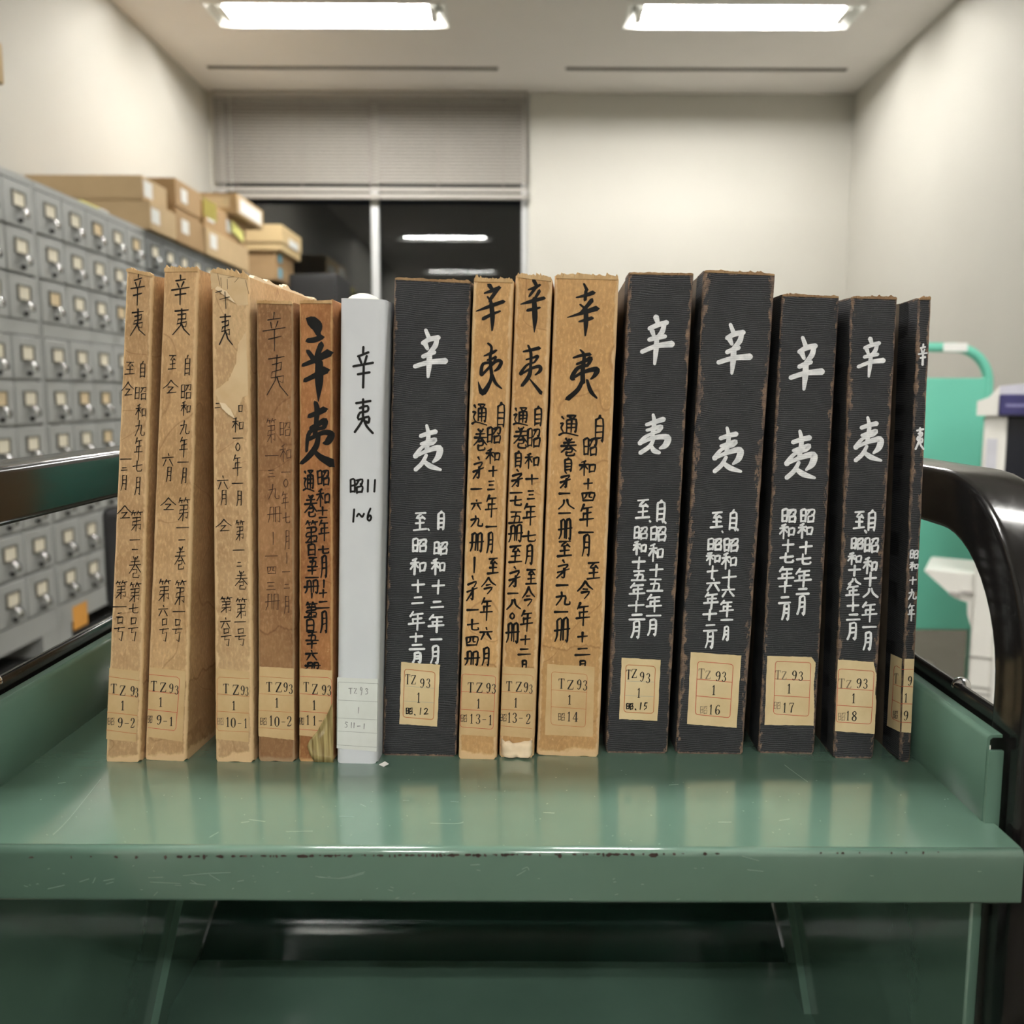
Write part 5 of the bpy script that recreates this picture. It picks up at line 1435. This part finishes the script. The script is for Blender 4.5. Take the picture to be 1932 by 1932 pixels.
write(b, L_, 'label_print_faint', 'L: T@215,1275,40,66 Z@258,1280,36,60', 'print', M_PRINT2, .05, .00036)
write(b, L_, 'label_print_faint', 'L: 昭@210,1490,50,56', 'pen', M_PRINT2, .05, .00036, .62)
# --- 14: black 18
b = build_black('18', ((1607, 559), (1694, 562), (1648, 1433), (1572, 1428)), 1.5, 14, 'black volume with a large torn-edged label, second from the right end', 1.1)
write(b, b.root, 'title_lettering', 'K: P辛2@960,595,195,296 P夷@945,1225,205,336', 'paint', M_WPAINT, .05)
write(b, b.root, 'date_lettering', '''L: 至@785,190,85,130 自@872,190,75,140 、@830,270,26,26 昭@770,355,90,85 昭@870,365,105,110 和@752,462,100,85 和@862,510,100,110 十@752,545,85,75 十@862,605,85,95 八@752,620,90,45 八@865,700,105,70 年@738,700,95,115 年@855,835,110,140 十@740,795,85,65 二@742,870,95,46 一@855,940,95,10 月@735,970,70,115 月@843,1040,60,120''', 'paint', M_WPAINT, .05, hwk=1.12)
L_ = add_label(b, 'L', [(606, 1166), (884, 1186), (908, 1290), (896, 1400), (908, 1480), (898, 1560), (894, 1690), (585, 1668)], M_LAB, .5, 19)
lines(b, L_, 'label_frame', frame_lines([(640, 1233), (890, 1250), (868, 1621), (622, 1606)], 22, (.365, .685)), 'L', M_RED, .5)
write(b, L_, 'label_print', 'L: 9@783,1335,40,70 3@828,1338,36,70 1@745,1440,34,70 1@705,1562,28,68 8@750,1565,40,70', 'print', M_PRINT, .05, .00036)
write(b, L_, 'label_print_faint', 'L: T@660,1335,45,70 Z@712,1340,38,60', 'print', M_PRINT2, .05, .00036)
write(b, L_, 'label_print_faint', 'L: 昭@662,1568,52,62', 'pen', M_PRINT2, .05, .00036, .62)
# --- 15: thin black 19
b = build_black('19', ((1733, 562), (1758, 562), (1718, 1437), (1697, 1438)), -1.0, 15, 'thin black volume at the right end with its label wrapped around', .9, .020)
write(b, b.root, 'title_lettering', 'K: 辛@1360,570,78,165 夷@1337,1225,78,165', 'paint', M_WPAINT, .05, hwk=1.1)
write(b, b.root, 'date_lettering', 'L: 昭@1170,430,60,65 和@1168,515,60,60 十@1160,615,50,55 九@1157,712,60,75 年@1150,835,50,120', 'paint', M_WPAINT, .05, hwk=.75)
L_ = add_label(b, 'L', [(1086, 1163), (1172, 1164), (1147, 1682), (1072, 1676)], M_LAB, .2, 20)
lines(b, L_, 'label_frame', [[(1084, 1237), (1166, 1237)], [(1081, 1356), (1160, 1360)], [(1076, 1478), (1156, 1480)], [(1073, 1608), (1150, 1612)]], 'L', M_RED, .5)
write(b, L_, 'label_print', 'L: 9@1140,1318,32,70 1@1112,1437,28,66 9@1112,1562,36,70', 'print', M_PRINT, .05, .00036)
# the part of the label folded onto the left side of the cloth
def side_pl(px, py, lift):
    # left cover plane x = xTL*z/H in book coordinates (leaning)
    k = b.xTL / b.H
    n = (b.mw.to_3x3() @ Vector((1, 0, -k))).normalized()
    q = b.inv @ on_plane(px, py, b.root_p - n * lift, n); return (q.x, q.y, q.z)
sideL = patch(b, rp('L', [(1006, 1127), (1084, 1163), (1070, 1676), (978, 1632)]), 'label_fold', M_LAB, L_, .00024, .00018, .2, 21, 10, side_pl)
V, Fc = [], []
for s in ([(1070, 1228), (1045, 1212), (1032, 1218), (1028, 1240), (1010, 1560), (1020, 1585), (1068, 1605)], [(1026, 1340), (1078, 1360)], [(1018, 1450), (1072, 1476)]):
    ribbon(V, Fc, [p + (.45,) for p in rp('L', s)], side_pl, .00034, False)
mesh('fold_rules', V, Fc, M_RED, sideL)
V, Fc = [], []
for g, cx_, cy_, w_, h_ in parse('L: T@1042,1300,30,74'): glyph(V, Fc, g, cx_, cy_, w_, h_, side_pl, 'print', .05, .00036)
for g, cx_, cy_, w_, h_ in parse('L: 昭@1038,1555,34,62'): glyph(V, Fc, g, cx_, cy_, w_, h_, side_pl, 'pen', .05, .00036)
mesh('fold_print', V, Fc, M_PRINT2, sideL)

# scrap of paper on the tray in front of the binder
p = on_z(724, 1445, ZS)
V = [(p.x - .0022, p.y + .0005, ZS + .0003), (p.x + .0002, p.y - .0016, ZS + .0002), (p.x + .0024, p.y - .0006, ZS + .0011), (p.x + .0004, p.y + .0014, ZS + .0014)]
V += [(x, y, z + .0002) for x, y, z in V]
o = mesh('paper_scrap', V, [(3, 2, 1, 0), (4, 5, 6, 7), (0, 1, 5, 4), (1, 2, 6, 5), (2, 3, 7, 6), (3, 0, 4, 7)], M_PAPER)
tag(o, 'tiny white paper scrap on the green tray by the binder', 'paper scrap')
